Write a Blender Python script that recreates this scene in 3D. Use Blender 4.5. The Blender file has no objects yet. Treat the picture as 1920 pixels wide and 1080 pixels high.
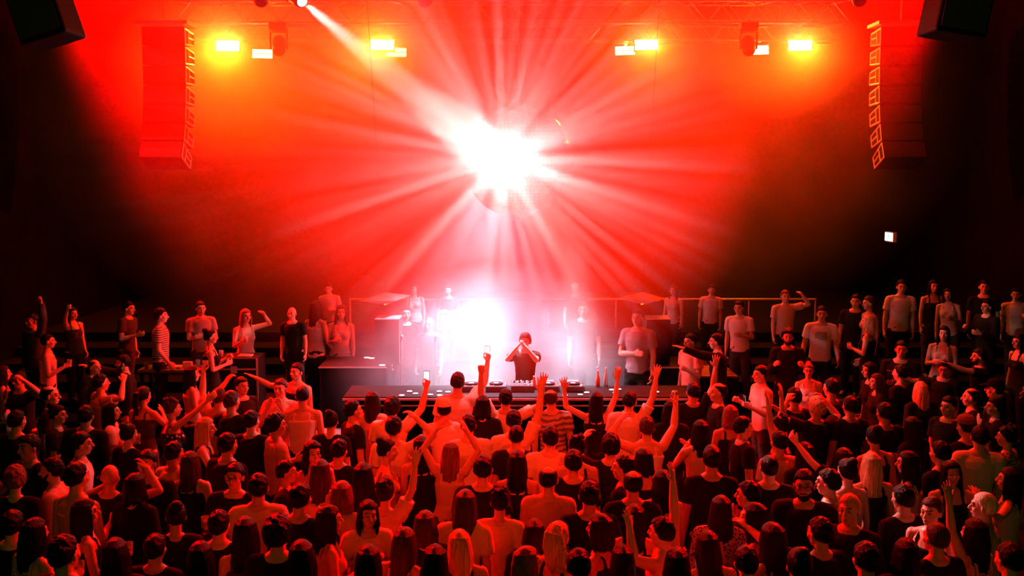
import bpy, math, random
from mathutils import Vector, Matrix, Euler
import numpy as np
C = bpy.context.collection
SC = bpy.context.scene
R = math.radians

# ------------------------------------------------------------------ camera
F = 1867.0; HC = 4.3; HY = 342.0
PITCH = math.atan((540.0 - HY) / F)
cd = bpy.data.cameras.new('camera'); cam = bpy.data.objects.new('camera', cd); C.objects.link(cam)
cam.location = (0, 0, HC); cam.rotation_euler = (math.pi / 2 - PITCH, 0, 0)
cd.sensor_width = 36; cd.lens = 36 * F / 1920; cd.clip_end = 200
SC.camera = cam
def ray(px, py):
    d = Vector(((px - 960) / F, 1, -(py - 540) / F))
    c, s = math.cos(PITCH), math.sin(PITCH)
    v = Vector((d.x, d.y * c + d.z * s, -d.y * s + d.z * c))
    return v / v.y
def at(px, py, Y):
    v = ray(px, py); return Vector((v.x * Y, Y, HC + v.z * Y))
def atz(px, py, z):
    v = ray(px, py); return at(px, py, (z - HC) / v.z)
# ------------------------------------------------------------------ view, world
SC.view_settings.view_transform = 'Standard'; SC.view_settings.look = 'None'
SC.view_settings.exposure = 0.0; SC.view_settings.gamma = 1.0; SC.view_settings.use_curve_mapping = False
SC.cycles.caustics_reflective = False; SC.cycles.caustics_refractive = False; SC.cycles.max_bounces = 4; SC.cycles.volume_bounces = 0; SC.cycles.diffuse_bounces = 1; SC.cycles.glossy_bounces = 2
SC.cycles.transparent_max_bounces = 8; SC.cycles.transmission_bounces = 4
w = bpy.data.worlds.new('hall'); SC.world = w; w.use_nodes = True
w.node_tree.nodes['Background'].inputs[0].default_value = (0.6, 1.0, 0.12, 1)
w.node_tree.nodes['Background'].inputs[1].default_value = 0.08
# ------------------------------------------------------------------ haze
def plume(name, centre, rad, dens, power, g, cloud, label):
    import bmesh
    bm = bmesh.new(); bmesh.ops.create_icosphere(bm, subdivisions=3, radius=1)
    me = bpy.data.meshes.new(name); bm.to_mesh(me); bm.free()
    o = bpy.data.objects.new(name, me); C.objects.link(o); o.location = centre; o.scale = rad
    m = bpy.data.materials.new(name); m.use_nodes = True; nt = m.node_tree; nt.nodes.clear()
    N = nt.nodes.new; L = nt.links.new
    out = N('ShaderNodeOutputMaterial'); vs = N('ShaderNodeVolumeScatter'); vs.inputs['Anisotropy'].default_value = g
    vs.inputs['Color'].default_value = (1, 1, 1, 1)
    tc = N('ShaderNodeTexCoord'); ln = N('ShaderNodeVectorMath'); ln.operation = 'LENGTH'
    L(tc.outputs['Object'], ln.inputs[0])
    mr = N('ShaderNodeMapRange'); mr.inputs[1].default_value = 0; mr.inputs[2].default_value = 1; mr.inputs[3].default_value = 1; mr.inputs[4].default_value = 0
    L(ln.outputs['Value'], mr.inputs[0])
    pw = N('ShaderNodeMath'); pw.operation = 'POWER'; pw.inputs[1].default_value = power; L(mr.outputs[0], pw.inputs[0])
    geo = N('ShaderNodeNewGeometry'); n = N('ShaderNodeTexNoise'); n.inputs['Scale'].default_value = 1.1; n.inputs['Detail'].default_value = 3
    L(geo.outputs['Position'], n.inputs['Vector'])
    m2 = N('ShaderNodeMapRange'); m2.inputs[1].default_value = .35; m2.inputs[2].default_value = .65
    m2.inputs[3].default_value = dens * (1 - cloud); m2.inputs[4].default_value = dens * (1 + cloud); L(n.outputs[0], m2.inputs[0])
    mu = N('ShaderNodeMath'); mu.operation = 'MULTIPLY'; L(pw.outputs[0], mu.inputs[0]); L(m2.outputs[0], mu.inputs[1])
    L(mu.outputs[0], vs.inputs['Density']); L(vs.outputs[0], out.inputs['Volume']); me.materials.append(m)
    o['kind'] = 'stuff'; o['label'] = label; o['category'] = 'haze'
    return o
plume('stage_haze', at(925, 180, 18.6), (8.9, 4.6, 5.5), .095, 1.0, .1, .4, 'wide bank of red haze hanging between the trusses and the booth')
plume('glitter_ball_haze', at(942, 296, 13.05), (3.4, 1.9, 3.4), .95, 1.35, .0, .2, 'thick white haze glowing around the glitter ball where the beams start')  # denser haze clump added so the white beams fade out sooner
plume('booth_haze', at(925, 700, 16.6), (2.9, .85, 1.9), 1.0, 1.1, .0, .5, 'bank of pale smoke hanging behind the performer at the booth')
plume('lamp_haze', at(455, 125, 20.2), (2.7, 1.6, 2.0), 1.2, 1.1, .2, .3, 'amber glowing haze around the left pair of blinder lamps')  # haze pockets added around the lamps to keep the amber glow local
plume('lamp_haze', at(715, 125, 20.2), (2.6, 1.6, 1.9), 1.2, 1.1, .2, .3, 'amber glowing haze around the blinder lamps left of the glitter ball')
plume('lamp_haze', at(1195, 105, 20.2), (1.8, 1.4, 1.3), .9, 1.1, .2, .3, 'amber glowing haze around the blinder lamps right of the glitter ball')
plume('lamp_haze', at(1465, 105, 20.2), (1.8, 1.4, 1.3), .9, 1.1, .2, .3, 'amber glowing haze around the right pair of blinder lamps')
# ------------------------------------------------------------------ stage lights
def lamp(name, typ, loc, target, energy, col, **k):
    l = bpy.data.lights.new(name, typ); l.energy = energy; l.color = col
    for a, b in k.items(): setattr(l, a, b)
    o = bpy.data.objects.new(name, l); C.objects.link(o); o.location = loc
    if target is not None:
        o.rotation_euler = (Vector(target) - Vector(loc)).to_track_quat('-Z', 'Y').to_euler()
    return o
BALL = at(972, 303, 14.0); BALL_R = 0.78
HOT = at(942, 296, 13.05)
# mirror ball sparkle: noise-patterned lamp added before the ball for the facets' beams
def sparkle():
    o = lamp('ball_beam_stand_in', 'POINT', HOT, None, 165, (1, .92, .89), shadow_soft_size=0.06)
    l = o.data; l.use_nodes = True; nt = l.node_tree
    em = nt.nodes['Emission']; geo = nt.nodes.new('ShaderNodeNewGeometry')
    tc = nt.nodes.new('ShaderNodeTexCoord')
    def mth(op, a, b=None):
        n = nt.nodes.new('ShaderNodeMath'); n.operation = op
        for i, v in enumerate((a, b)):
            if v is None: continue
            if isinstance(v, (int, float)): n.inputs[i].default_value = v
            else: nt.links.new(v, n.inputs[i])
        return n.outputs[0]
    sx = nt.nodes.new('ShaderNodeSeparateXYZ'); nt.links.new(tc.outputs['Normal'], sx.inputs[0])
    x, y, z = sx.outputs
    rho = mth('MAXIMUM', mth('SQRT', mth('ADD', mth('MULTIPLY', x, x), mth('MULTIPLY', z, z))), .02)
    def fan(K, e, lo, hi, seed, det=0.0):
        c = nt.nodes.new('ShaderNodeCombineXYZ')
        nt.links.new(mth('ADD', mth('MULTIPLY', mth('DIVIDE', x, rho), K), seed), c.inputs[0]); nt.links.new(mth('MULTIPLY', mth('DIVIDE', z, rho), K), c.inputs[1]); nt.links.new(mth('MULTIPLY', y, e), c.inputs[2])
        n = nt.nodes.new('ShaderNodeTexNoise'); n.inputs['Scale'].default_value = 1; n.inputs['Detail'].default_value = det; nt.links.new(c.outputs[0], n.inputs['Vector'])
        mr = nt.nodes.new('ShaderNodeMapRange'); mr.interpolation_type = 'SMOOTHSTEP'; mr.inputs[1].default_value = lo; mr.inputs[2].default_value = hi
        nt.links.new(n.outputs[0], mr.inputs[0]); return mr.outputs[0]
    a = fan(12, 1.3, .54, .64, 3.1); b = fan(34, 1.8, .54, .68, 9.7, .4); lf = fan(2.2, 1.0, .3, .65, 5.0)
    s = mth('MULTIPLY', mth('ADD', mth('MULTIPLY', a, 2.4), mth('MULTIPLY', b, 5.5)), mth('ADD', mth('MULTIPLY', lf, .9), .25))
    s = mth('MULTIPLY', mth('ADD', s, .01), mth('ADD', mth('POWER', rho, 3.0), .03))
    nt.links.new(s, em.inputs['Strength'])
    return o
sparkle()
MH = at(568, 4, 16.9)
lamp('moving_head_beam', 'SPOT', MH, HOT + Vector((-.1, 0, .0)), 26000, (1, .82, .76), spot_size=R(8), spot_blend=.35, shadow_soft_size=.05)
BL = [(427,86,42),(717,84,42),(1212,84,42),(1500,85,42),(492,101,37),(743,98,37),(1172,95,36),(1422,94,37)]
for px, py, wd in BL:
    Y = .45 * F / wd
    p = at(px, py, Y) + Vector((0, -.12, 0))
    lamp('blinder_light', 'AREA', p, p + Vector((0, -1, -.5)), 120 if px < 960 else 85, (1, .27, .0), shape='RECTANGLE', size=.44, size_y=.18)
# red washes from the two sides of the rig
for sx, xp in ((-1, 110), (1, 1760)):
    p = at(xp, -40, 18.5)
    lamp('side_red_wash', 'SPOT', p, p + Vector((-sx * 1, -.25, -.12)), 36000, (1, 0, 0), spot_size=R(118), spot_blend=.35, shadow_soft_size=.15)
for x, e in ((-3.5, 900), (0, 700), (3.5, 900)):
    lamp('red_wash', 'SPOT', (x, 21, 8.2), (x * .8, 15.5, 3.0), e * 9.5, (1, 0, 0), spot_size=R(70), spot_blend=.9, shadow_soft_size=.15)
# unseen spots added behind the ball's glare to whiten the haze behind the performer
lamp('added_booth_spot', 'SPOT', at(912, 345, 16.5), at(868, 720, 15.9), 5000, (.72, .88, 1), spot_size=R(35), spot_blend=.5, shadow_soft_size=.2)
lamp('added_booth_spot', 'SPOT', at(1075, 440, 16.5), at(1088, 720, 15.9), 1900, (.72, .88, 1), spot_size=R(36), spot_blend=.6, shadow_soft_size=.2)
lamp('added_booth_fill', 'SPOT', at(925, 300, 16.5), at(915, 700, 16.5), 5200, (.55, .68, 1), spot_size=R(84), spot_blend=.8, shadow_soft_size=.2)
# red wash from the front of house onto the front rows, and red top light over the floor
for x in (-3, 3): lamp('front_wash', 'SPOT', (x, 1, 10), (x * -.1, 12.9, 1.2), 3300, (1, .026, .004), spot_size=R(25), spot_blend=.9, shadow_soft_size=.15)
for x in (-5.2, -1.8, 1.8, 5.2): lamp('top_wash', 'SPOT', (x, 12.4, 9.2), (x * .9, 10.2, 0), 1000 if abs(x) > 3 else 1700, (1, .004, .0), spot_size=R(78), spot_blend=.8, shadow_soft_size=.12)
for x in (-7.5, 7.5): lamp('tier_wash', 'SPOT', (x * .5, 11, 9.5), (x, 16.5, 1), 60, (1, 0, .0), spot_size=R(60), spot_blend=.8, shadow_soft_size=.12)

# ================================================================== helpers
def tag(o, label=None, cat=None, group=None, kind=None):
    if label: o['label'] = label
    if cat: o['category'] = cat
    if group: o['group'] = group
    if kind: o['kind'] = kind
    return o
def V(*a): return np.array(a, float)
def nrm(v): return v / (np.linalg.norm(v) + 1e-9)
class Geo:
    def __init__(s): s.v = []; s.f = []; s.n = 0
    def add(s, vs, fs):
        s.v.append(np.asarray(vs, float)); s.f += [tuple(i + s.n for i in f) for f in fs]; s.n += len(vs)
    def loft(s, pts, rad, side=None, n=14, round_ends=True, up=None):
        """closed elliptical tube: pts (k,3), rad list of (ra, rb); ra along side, rb across"""
        pts = [np.asarray(p, float) for p in pts]; rad = [(r, r) if isinstance(r, (int, float)) else r for r in rad]
        if round_ends:
            a, b = nrm(pts[0] - pts[1]), nrm(pts[-1] - pts[-2])
            r0, r1 = min(rad[0]), min(rad[-1])
            pre = [(pts[0] + a * r0 * h, (rad[0][0] * k, rad[0][1] * k)) for h, k in ((.98, .2), (.8, .6), (.45, .9))]
            post = [(pts[-1] + b * r1 * h, (rad[-1][0] * k, rad[-1][1] * k)) for h, k in ((.45, .9), (.8, .6), (.98, .2))]
            pts = [p for p, _ in pre] + pts + [p for p, _ in post]; rad = [r for _, r in pre] + rad + [r for _, r in post]
        m = len(pts); vs = []; ang = np.linspace(0, 2 * np.pi, n, endpoint=False)
        if side is None: side = V(1, 0, 0) if abs(nrm(pts[-1] - pts[0])[0]) < .8 else V(0, 1, 0)
        for i in range(m):
            t = nrm(pts[min(i + 1, m - 1)] - pts[max(i - 1, 0)])
            sd = nrm(side - t * side.dot(t)); ot = np.cross(t, sd)
            vs.append(pts[i] + np.outer(np.cos(ang) * rad[i][0], sd) + np.outer(np.sin(ang) * rad[i][1], ot))
        fs = []
        for i in range(m - 1):
            for j in range(n):
                k = (j + 1) % n
                fs.append((i * n + j, i * n + k, (i + 1) * n + k, (i + 1) * n + j))
        fs.append(tuple(range(n))[::-1]); fs.append(tuple((m - 1) * n + j for j in range(n)))
        s.add(np.concatenate(vs), fs)
    def ball(s, c, r, M=None, n=12):
        if isinstance(r, (int, float)): r = (r, r, r)
        th = np.linspace(0, np.pi, n // 2 + 2); ph = np.linspace(0, 2 * np.pi, n, endpoint=False)
        vs = [(0, 0, 1)] + [(math.sin(t) * math.cos(p), math.sin(t) * math.sin(p), math.cos(t)) for t in th[1:-1] for p in ph] + [(0, 0, -1)]
        vs = np.array(vs) * np.array(r)
        if M is not None: vs = vs @ M.T
        fs = [(0, 1 + j, 1 + (j + 1) % n) for j in range(n)]
        k = len(th) - 2
        for i in range(k - 1):
            for j in range(n):
                a = 1 + i * n; b = a + n; q = (j + 1) % n
                fs.append((a + j, b + j, b + q, a + q))
        e = len(vs) - 1; a = 1 + (k - 1) * n
        fs += [(e, a + (j + 1) % n, a + j) for j in range(n)]
        s.add(vs + np.asarray(c, float), fs)
    def box(s, lo, hi):
        vs = [(x, y, z) for x in (lo[0], hi[0]) for y in (lo[1], hi[1]) for z in (lo[2], hi[2])]
        s.add(vs, [(0,1,3,2),(4,6,7,5),(0,4,5,1),(2,3,7,6),(0,2,6,4),(1,5,7,3)])
    def xf(s, M, t=(0, 0, 0)):
        s.v = [v @ np.asarray(M).T + np.asarray(t, float) for v in s.v]; return s
    def merge(s, o):
        for v in [np.concatenate(o.v)]: s.add(v, o.f)
    def mesh(s, name, mat=None, smooth=False):
        me = bpy.data.meshes.new(name); me.from_pydata(np.concatenate(s.v).tolist(), [], s.f); me.update()
        if smooth: me.polygons.foreach_set('use_smooth', [True] * len(me.polygons))
        if mat: me.materials.append(mat)
        return me
    def obj(s, name, mat=None, parent=None, smooth=False, loc=None, rot=None):
        o = bpy.data.objects.new(name, s.mesh(name, mat, smooth)); C.objects.link(o)
        if parent: o.parent = parent
        if loc is not None: o.location = loc
        if rot is not None: o.rotation_euler = rot
        return o
def fuse(geo, name, voxel, mat, smooth=2, wrinkle=0.0, seed=0):
    me = geo.mesh(name + '_raw'); o = bpy.data.objects.new('tmp', me); C.objects.link(o)
    r = o.modifiers.new('r', 'REMESH'); r.mode = 'VOXEL'; r.voxel_size = voxel
    if smooth:
        sm = o.modifiers.new('s', 'SMOOTH'); sm.factor = .5; sm.iterations = smooth
    dg = bpy.context.evaluated_depsgraph_get(); ev = o.evaluated_get(dg)
    out = bpy.data.meshes.new_from_object(ev); out.name = name
    bpy.data.objects.remove(o); bpy.data.meshes.remove(me)
    n = len(out.vertices); co = np.empty(n * 3); out.vertices.foreach_get('co', co); co = co.reshape(-1, 3)
    if wrinkle:
        rs = np.random.RandomState(seed); nr = np.empty(n * 3); out.vertex_normals.foreach_get('vector', nr); nr = nr.reshape(-1, 3)
        d = np.zeros(n)
        for k in range(7):
            kv = rs.normal(0, 1, 3) * (14, 14, 30) * (1 + k * .25); d += np.sin(co @ kv + rs.uniform(0, 6)) / (1 + k * .4)
        co += nr * (d * wrinkle)[:, None]; out.vertices.foreach_set('co', co.ravel())
    out.polygons.foreach_set('use_smooth', [True] * len(out.polygons))
    out.materials.clear(); out.materials.append(mat)
    return out, co
def rotz(a): c, s = math.cos(a), math.sin(a); return np.array([[c, -s, 0], [s, c, 0], [0, 0, 1]])
def rotx(a): c, s = math.cos(a), math.sin(a); return np.array([[1, 0, 0], [0, c, -s], [0, s, c]])
# ================================================================== materials
def new_mat(name, col=(.5, .5, .5), rough=.6, metal=0.0, emit=None, es=0.0, objcol=False, attr=False, bump=None, spec=None, noise=None):
    m = bpy.data.materials.new(name); m.use_nodes = True; nt = m.node_tree; N = nt.nodes.new; L = nt.links.new
    p = nt.nodes['Principled BSDF']; p.inputs['Base Color'].default_value = (*col, 1)
    p.inputs['Roughness'].default_value = rough; p.inputs['Metallic'].default_value = metal
    if spec is not None: p.inputs['Specular IOR Level'].default_value = spec
    if emit: p.inputs['Emission Color'].default_value = (*emit, 1); p.inputs['Emission Strength'].default_value = es
    src = None
    if objcol: src = N('ShaderNodeObjectInfo').outputs['Color']
    if attr:
        a = N('ShaderNodeAttribute'); a.attribute_name = 'tone'
        mx = N('ShaderNodeMix'); mx.data_type = 'RGBA'; mx.blend_type = 'MULTIPLY'; mx.inputs[0].default_value = 1
        L(src, mx.inputs[6]); L(a.outputs['Color'], mx.inputs[7]); src = mx.outputs[2]
    if noise:
        tc = N('ShaderNodeTexCoord'); mp = N('ShaderNodeMapping'); mp.inputs['Scale'].default_value = noise[1]
        n = N('ShaderNodeTexNoise'); n.inputs['Scale'].default_value = noise[0]; L(tc.outputs['Object'], mp.inputs[0]); L(mp.outputs[0], n.inputs['Vector'])
        mr = N('ShaderNodeMapRange'); mr.inputs[1].default_value = .3; mr.inputs[2].default_value = .7; mr.inputs[3].default_value = noise[2]; mr.inputs[4].default_value = noise[3]
        L(n.outputs[0], mr.inputs[0]); mx = N('ShaderNodeMix'); mx.data_type = 'RGBA'; mx.blend_type = 'MULTIPLY'; mx.inputs[0].default_value = 1
        if src is None: mx.inputs[6].default_value = (*col, 1)
        else: L(src, mx.inputs[6])
        L(mr.outputs[0], mx.inputs[7]); src = mx.outputs[2]
    if src is not None: L(src, p.inputs['Base Color'])
    if bump:
        tc = N('ShaderNodeTexCoord'); mp = N('ShaderNodeMapping'); mp.inputs['Scale'].default_value = bump[1]
        n = N('ShaderNodeTexNoise'); n.inputs['Scale'].default_value = bump[0]; L(tc.outputs['Object'], mp.inputs[0]); L(mp.outputs[0], n.inputs['Vector'])
        b = N('ShaderNodeBump'); b.inputs['Strength'].default_value = bump[2]; b.inputs['Distance'].default_value = bump[3]
        L(n.outputs[0], b.inputs['Height']); L(b.outputs[0], p.inputs['Normal'])
    return m
M_SKIN = new_mat('skin', rough=.45, objcol=True, attr=True)
M_CLOTH = new_mat('fabric', rough=.85, objcol=True, bump=(60, (1, 1, 1), .25, .004), spec=.04)
M_HAIR = new_mat('hair', rough=.33, spec=.13, objcol=True, bump=(9, (14, 14, 1), .9, .012), noise=(6, (12, 12, 1), .6, 1.3))
M_SHOE = new_mat('shoe_leather', (.03, .03, .03), .5)
def pattern_mat(name, kind):
    m = new_mat(name, rough=.85); nt = m.node_tree; N = nt.nodes.new; L = nt.links.new; p = nt.nodes['Principled BSDF']
    tc = N('ShaderNodeTexCoord')
    if kind == 'dots':
        v = N('ShaderNodeTexVoronoi'); v.inputs['Scale'].default_value = 20; v.inputs['Randomness'].default_value = .35; L(tc.outputs['Object'], v.inputs['Vector'])
        c = N('ShaderNodeMath'); c.operation = 'LESS_THAN'; c.inputs[1].default_value = .3; L(v.outputs['Distance'], c.inputs[0]); f = c.outputs[0]
        a, b = (.02, .02, .02), (.8, .75, .7)
    elif kind == 'stripes':
        v = N('ShaderNodeTexWave'); v.bands_direction = 'Z'; v.inputs['Scale'].default_value = 9; L(tc.outputs['Object'], v.inputs['Vector'])
        c = N('ShaderNodeMath'); c.operation = 'GREATER_THAN'; c.inputs[1].default_value = .5; L(v.outputs['Fac'], c.inputs[0]); f = c.outputs[0]
        a, b = (.10, .10, .11), (.62, .6, .58)
    elif kind == 'marble':
        v = N('ShaderNodeTexWave'); v.bands_direction = 'Z'; v.inputs['Scale'].default_value = 5; v.inputs['Distortion'].default_value = 7; L(tc.outputs['Object'], v.inputs['Vector'])
        f = v.outputs['Fac']; a, b = (.10, .08, .08), (.5, .45, .42)
    elif kind == 'lace':
        v = N('ShaderNodeTexVoronoi'); v.inputs['Scale'].default_value = 42; L(tc.outputs['Object'], v.inputs['Vector'])
        c = N('ShaderNodeMath'); c.operation = 'GREATER_THAN'; c.inputs[1].default_value = .42; L(v.outputs['Distance'], c.inputs[0]); f = c.outputs[0]
        a, b = (.02, .02, .02), (.5, .4, .35)
    mx = N('ShaderNodeMix'); mx.data_type = 'RGBA'; L(f, mx.inputs[0]); mx.inputs[6].default_value = (*a, 1); mx.inputs[7].default_value = (*b, 1)
    L(mx.outputs[2], p.inputs['Base Color']); return m
M_PAT = {k: pattern_mat('fabric_' + k, k) for k in ('dots', 'stripes', 'marble', 'lace')}
# ================================================================== people
ARMS = {  # upper arm direction, forearm direction, hand mode, palm normal (right side; local +Y is forward)
 'down': ((.14, -.03, -1), (.04, .22, -1), 'relax', (-1, 0, 0)),
 'low': ((.22, .05, -1), (.1, .55, -.7), 'relax', (-1, 0, -.3)),
 'bent': ((.16, .12, -1), (-.45, .8, .25), 'relax', (-.6, -.5, 0)),
 'hold': ((.18, .12, -1), (-.15, .9, .5), 'grip', (-1, 0, 0)),
 'up': ((.38, .12, .92), (.08, .08, 1), 'open', (0, 1, 0)),
 'wide': ((.85, .12, .42), (.12, .05, 1), 'open', (0, 1, 0)),
 'inn': ((.5, .22, .85), (-.55, .12, .85), 'open', (-.8, .3, 0)),
 'fist': ((.45, .1, .85), (.02, .1, 1), 'fist', (-.3, 1, 0)),
 'phone': ((.42, .45, .55), (.12, .3, 1), 'grip', (-.7, .7, 0)),
 'film': ((.3, .75, .05), (-.15, .45, .85), 'grip', (-.8, .5, 0)),
 'reach': ((.22, .92, .25), (.1, .95, .42), 'open', (0, -.2, -1)),
 'point': ((.45, .65, .6), (.3, .75, .75), 'relax', (-1, 0, -.3)),
 'side': ((.95, .15, -.05), (.9, .3, .42), 'open', (0, .3, -1)),
 'clap': ((.1, .6, -.6), (-.65, .5, .6), 'flat', (-1, .05, 0)),
 'face': ((.12, .5, -.65), (-.5, .12, .95), 'flat', (-.3, -1, 0)),
 'pray': ((.15, .8, -.08), (-.62, .05, .78), 'flat', (-1, 0, 0)),
 'head': ((.88, .1, .5), (-.75, .0, .72), 'relax', (-.4, 0, -1)),
 'drink': ((.35, .45, -.7), (-.35, .55, .95), 'grip', (-1, .1, 0)),
 'cross': ((.15, .2, -1), (-.95, .35, .12), 'flat', (0, -1, 0)),
 'elbow': ((.8, .45, .25), (-.6, .35, .75), 'relax', (-.3, 0, -1)),
}
CURL = {'open': (7, 8, 6), 'flat': (3, 4, 3), 'relax': (22, 28, 20), 'grip': (48, 55, 40), 'fist': (75, 88, 60)}
def hand(g, P, D, Nn, mode, sd):
    D = nrm(D); Nn = nrm(Nn - D * Nn.dot(D)); T = np.cross(D, Nn) * sd
    g.loft([P - D * .01, P + D * .03, P + D * .062, P + D * .088], [(.026, .019), (.036, .018), (.042, .017), (.041, .013)], side=T, n=12)
    c = CURL[mode]; sp = {'open': 1.0, 'flat': .0, 'relax': .35, 'grip': .1, 'fist': .0}[mode]
    for k, (o, ln, a) in enumerate(((.031, .072, .26), (.0105, .080, .07), (-.0105, .074, -.12), (-.031, .060, -.32))):
        b = P + D * (.086 - abs(o) * .15) + T * o; d = nrm(D + T * a * sp); pts = [b - d * .012, b]; ang = 0
        for q, (sg, cc) in enumerate(zip((.44, .31, .25), c)):
            ang += R(cc + (k * 2 if mode == 'relax' else 0)); dd = d * math.cos(ang) + Nn * math.sin(ang); b = b + dd * ln * sg; pts.append(b)
        g.loft(pts, [.0105, .0102, .0094, .0085, .0072], n=8)
    b = P + D * .022 + T * .03
    if mode in ('open', 'relax', 'flat'):
        k = {'open': 1.0, 'relax': .5, 'flat': .25}[mode]
        d1 = nrm(D * .75 + T * (.35 + .6 * k) + Nn * .2); d2 = nrm(D * .95 + T * (.1 + .4 * k) + Nn * .1)
    else: d1 = nrm(D * .7 + T * .35 + Nn * .7); d2 = nrm(D * .55 - T * .35 + Nn * .75)
    g.loft([b - d1 * .015, b + d1 * .038, b + d1 * .038 + d2 * .03], [.015, .0118, .0092], n=8)
def pose_arm(name, sd, b):
    up, fo, mode, pn = ARMS[name]; m = V(sd, 1, 1)
    S = V((.182 if b == 'm' else .162) * sd, 0, 1.405); up = nrm(V(*up) * m); fo = nrm(V(*fo) * m)
    if up[2] > 0: S = S + V(-.012 * sd, 0, .035 * up[2])
    E = S + up * (.285 if b == 'm' else .27); W = E + fo * (.25 if b == 'm' else .235)
    return S, E, W, fo, V(*pn) * m, mode
def torso_rings(b, o=0.0):
    if b == 'm': t = [(.92, .148, .105), (.99, .152, .110), (1.10, .145, .108), (1.22, .158, .115), (1.33, .178, .118), (1.40, .172, .1), (1.445, .118, .075)]
    else: t = [(.92, .152, .108), (.99, .152, .110), (1.10, .122, .092), (1.22, .136, .108), (1.31, .15, .118), (1.39, .148, .09), (1.44, .1, .066)]
    return [V(0, .004, z) for z, _, _ in t], [(x + o, y + o) for _, x, y in t]
HEADC = V(0, .018, 1.628)
_body = {}; _cloth = {}; _hair = {}; _misc = {}
def head_M(hy, hp): return rotz(R(hy)) @ rotx(R(hp))
def head_pos(hp): return HEADC + V(0, -.05 * math.sin(R(hp)), -.03 * abs(math.sin(R(hp))))
def body_mesh(b, l, r, hy, hp):
    key = (b, l, r, hy, hp)
    if key in _body: return _body[key]
    g = Geo(); p, rr = torso_rings(b); g.loft(p, rr, side=V(1, 0, 0), n=20)
    k = 1 if b == 'm' else .86; hc = head_pos(hp)
    g.loft([V(0, -.008, 1.40), V(0, 0, 1.48), hc + V(0, -.012, -.05)], [.072 * k, .056 * k, .052 * k])
    for s in (-1, 1): g.loft([V(s * .05, -.01, 1.46), V(s * (.15 if b == 'm' else .135), 0, 1.415)], [.04 * k, .048 * k])
    if b == 'f':
        for s in (-1, 1): g.ball(V(s * .065, .085, 1.27), (.058, .05, .058))
    hands = []
    for s, nm in ((-1, l), (1, r)):
        S, E, W, fo, pn, mode = pose_arm(nm, s, b)
        g.loft([S, S + (E - S) * .4, E], [.056 * k, .050 * k, .040 * k]); g.loft([E, E + (W - E) * .3, W], [.040 * k, .041 * k, .026 * k])
        hand(g, W, fo, pn, mode, s); hands.append((W + fo * .085, fo, pn))
    for s in (-1, 1):
        g.loft([V(s * .085, 0, .93), V(s * .095, .01, .75), V(s * .1, .015, .50)], [.088, .080, .058])
        g.loft([V(s * .1, .015, .50), V(s * .1, -.012, .36), V(s * .1, -.01, .10)], [.056, .056, .040])
        g.loft([V(s * .1, -.03, .05), V(s * .105, .07, .04), V(s * .11, .17, .03)], [(.034, .04), (.042, .032), (.036, .022)])
    h = Geo()
    h.ball((0, -.012, .022), (.074, .094, .095), n=20); h.ball((0, .018, -.03), (.062, .070, .082), n=18); h.ball((0, .042, -.076), (.042, .042, .034))
    h.loft([V(0, .086, .014), V(0, .107, -.02)], [.0085, .0145], n=8); h.ball((0, .1, -.026), (.018, .012, .010))
    h.loft([V(-.036, .073, .034), V(0, .082, .034), V(.036, .073, .034)], [.0115, .012, .0115], n=8)
    h.loft([V(-.02, .083, -.054), V(0, .09, -.053), V(.02, .083, -.054)], [.007, .0095, .007], n=8)
    for s in (-1, 1):
        h.ball((s * .038, .055, -.022), .026); h.ball((s * .078, -.008, -.008), (.011, .019, .031), M=rotz(-s * .35)); h.ball((s * .031, .072, .012), .0155)
    hk = 1.0 if b == 'm' else .95
    h.xf(head_M(hy, hp) * hk, hc); g.merge(h)
    me, co = fuse(g, 'body', .0068, M_SKIN, smooth=2)
    q = (co - hc) @ head_M(hy, hp) / hk; tone = np.ones((len(co), 4)); x = np.abs(q[:, 0])
    def spot(cx, cy, cz, rx, ry, rz, col):
        w = ((x - cx) / rx) ** 2 + ((q[:, 1] - cy) / ry) ** 2 + ((q[:, 2] - cz) / rz) ** 2 < 1; tone[w, :3] = col
    spot(.031, .088, .012, .017, .02, .0085, (.12, .1, .1)); spot(.034, .085, .036, .024, .03, .0065, (.22, .18, .16)); spot(0, .1, -.054, .024, .03, .0095, (.75, .35, .35))
    a = me.color_attributes.new('tone', 'FLOAT_COLOR', 'POINT'); a.data.foreach_set('color', tone.ravel())
    _body[key] = (me, hands, hc); return _body[key]
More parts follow.
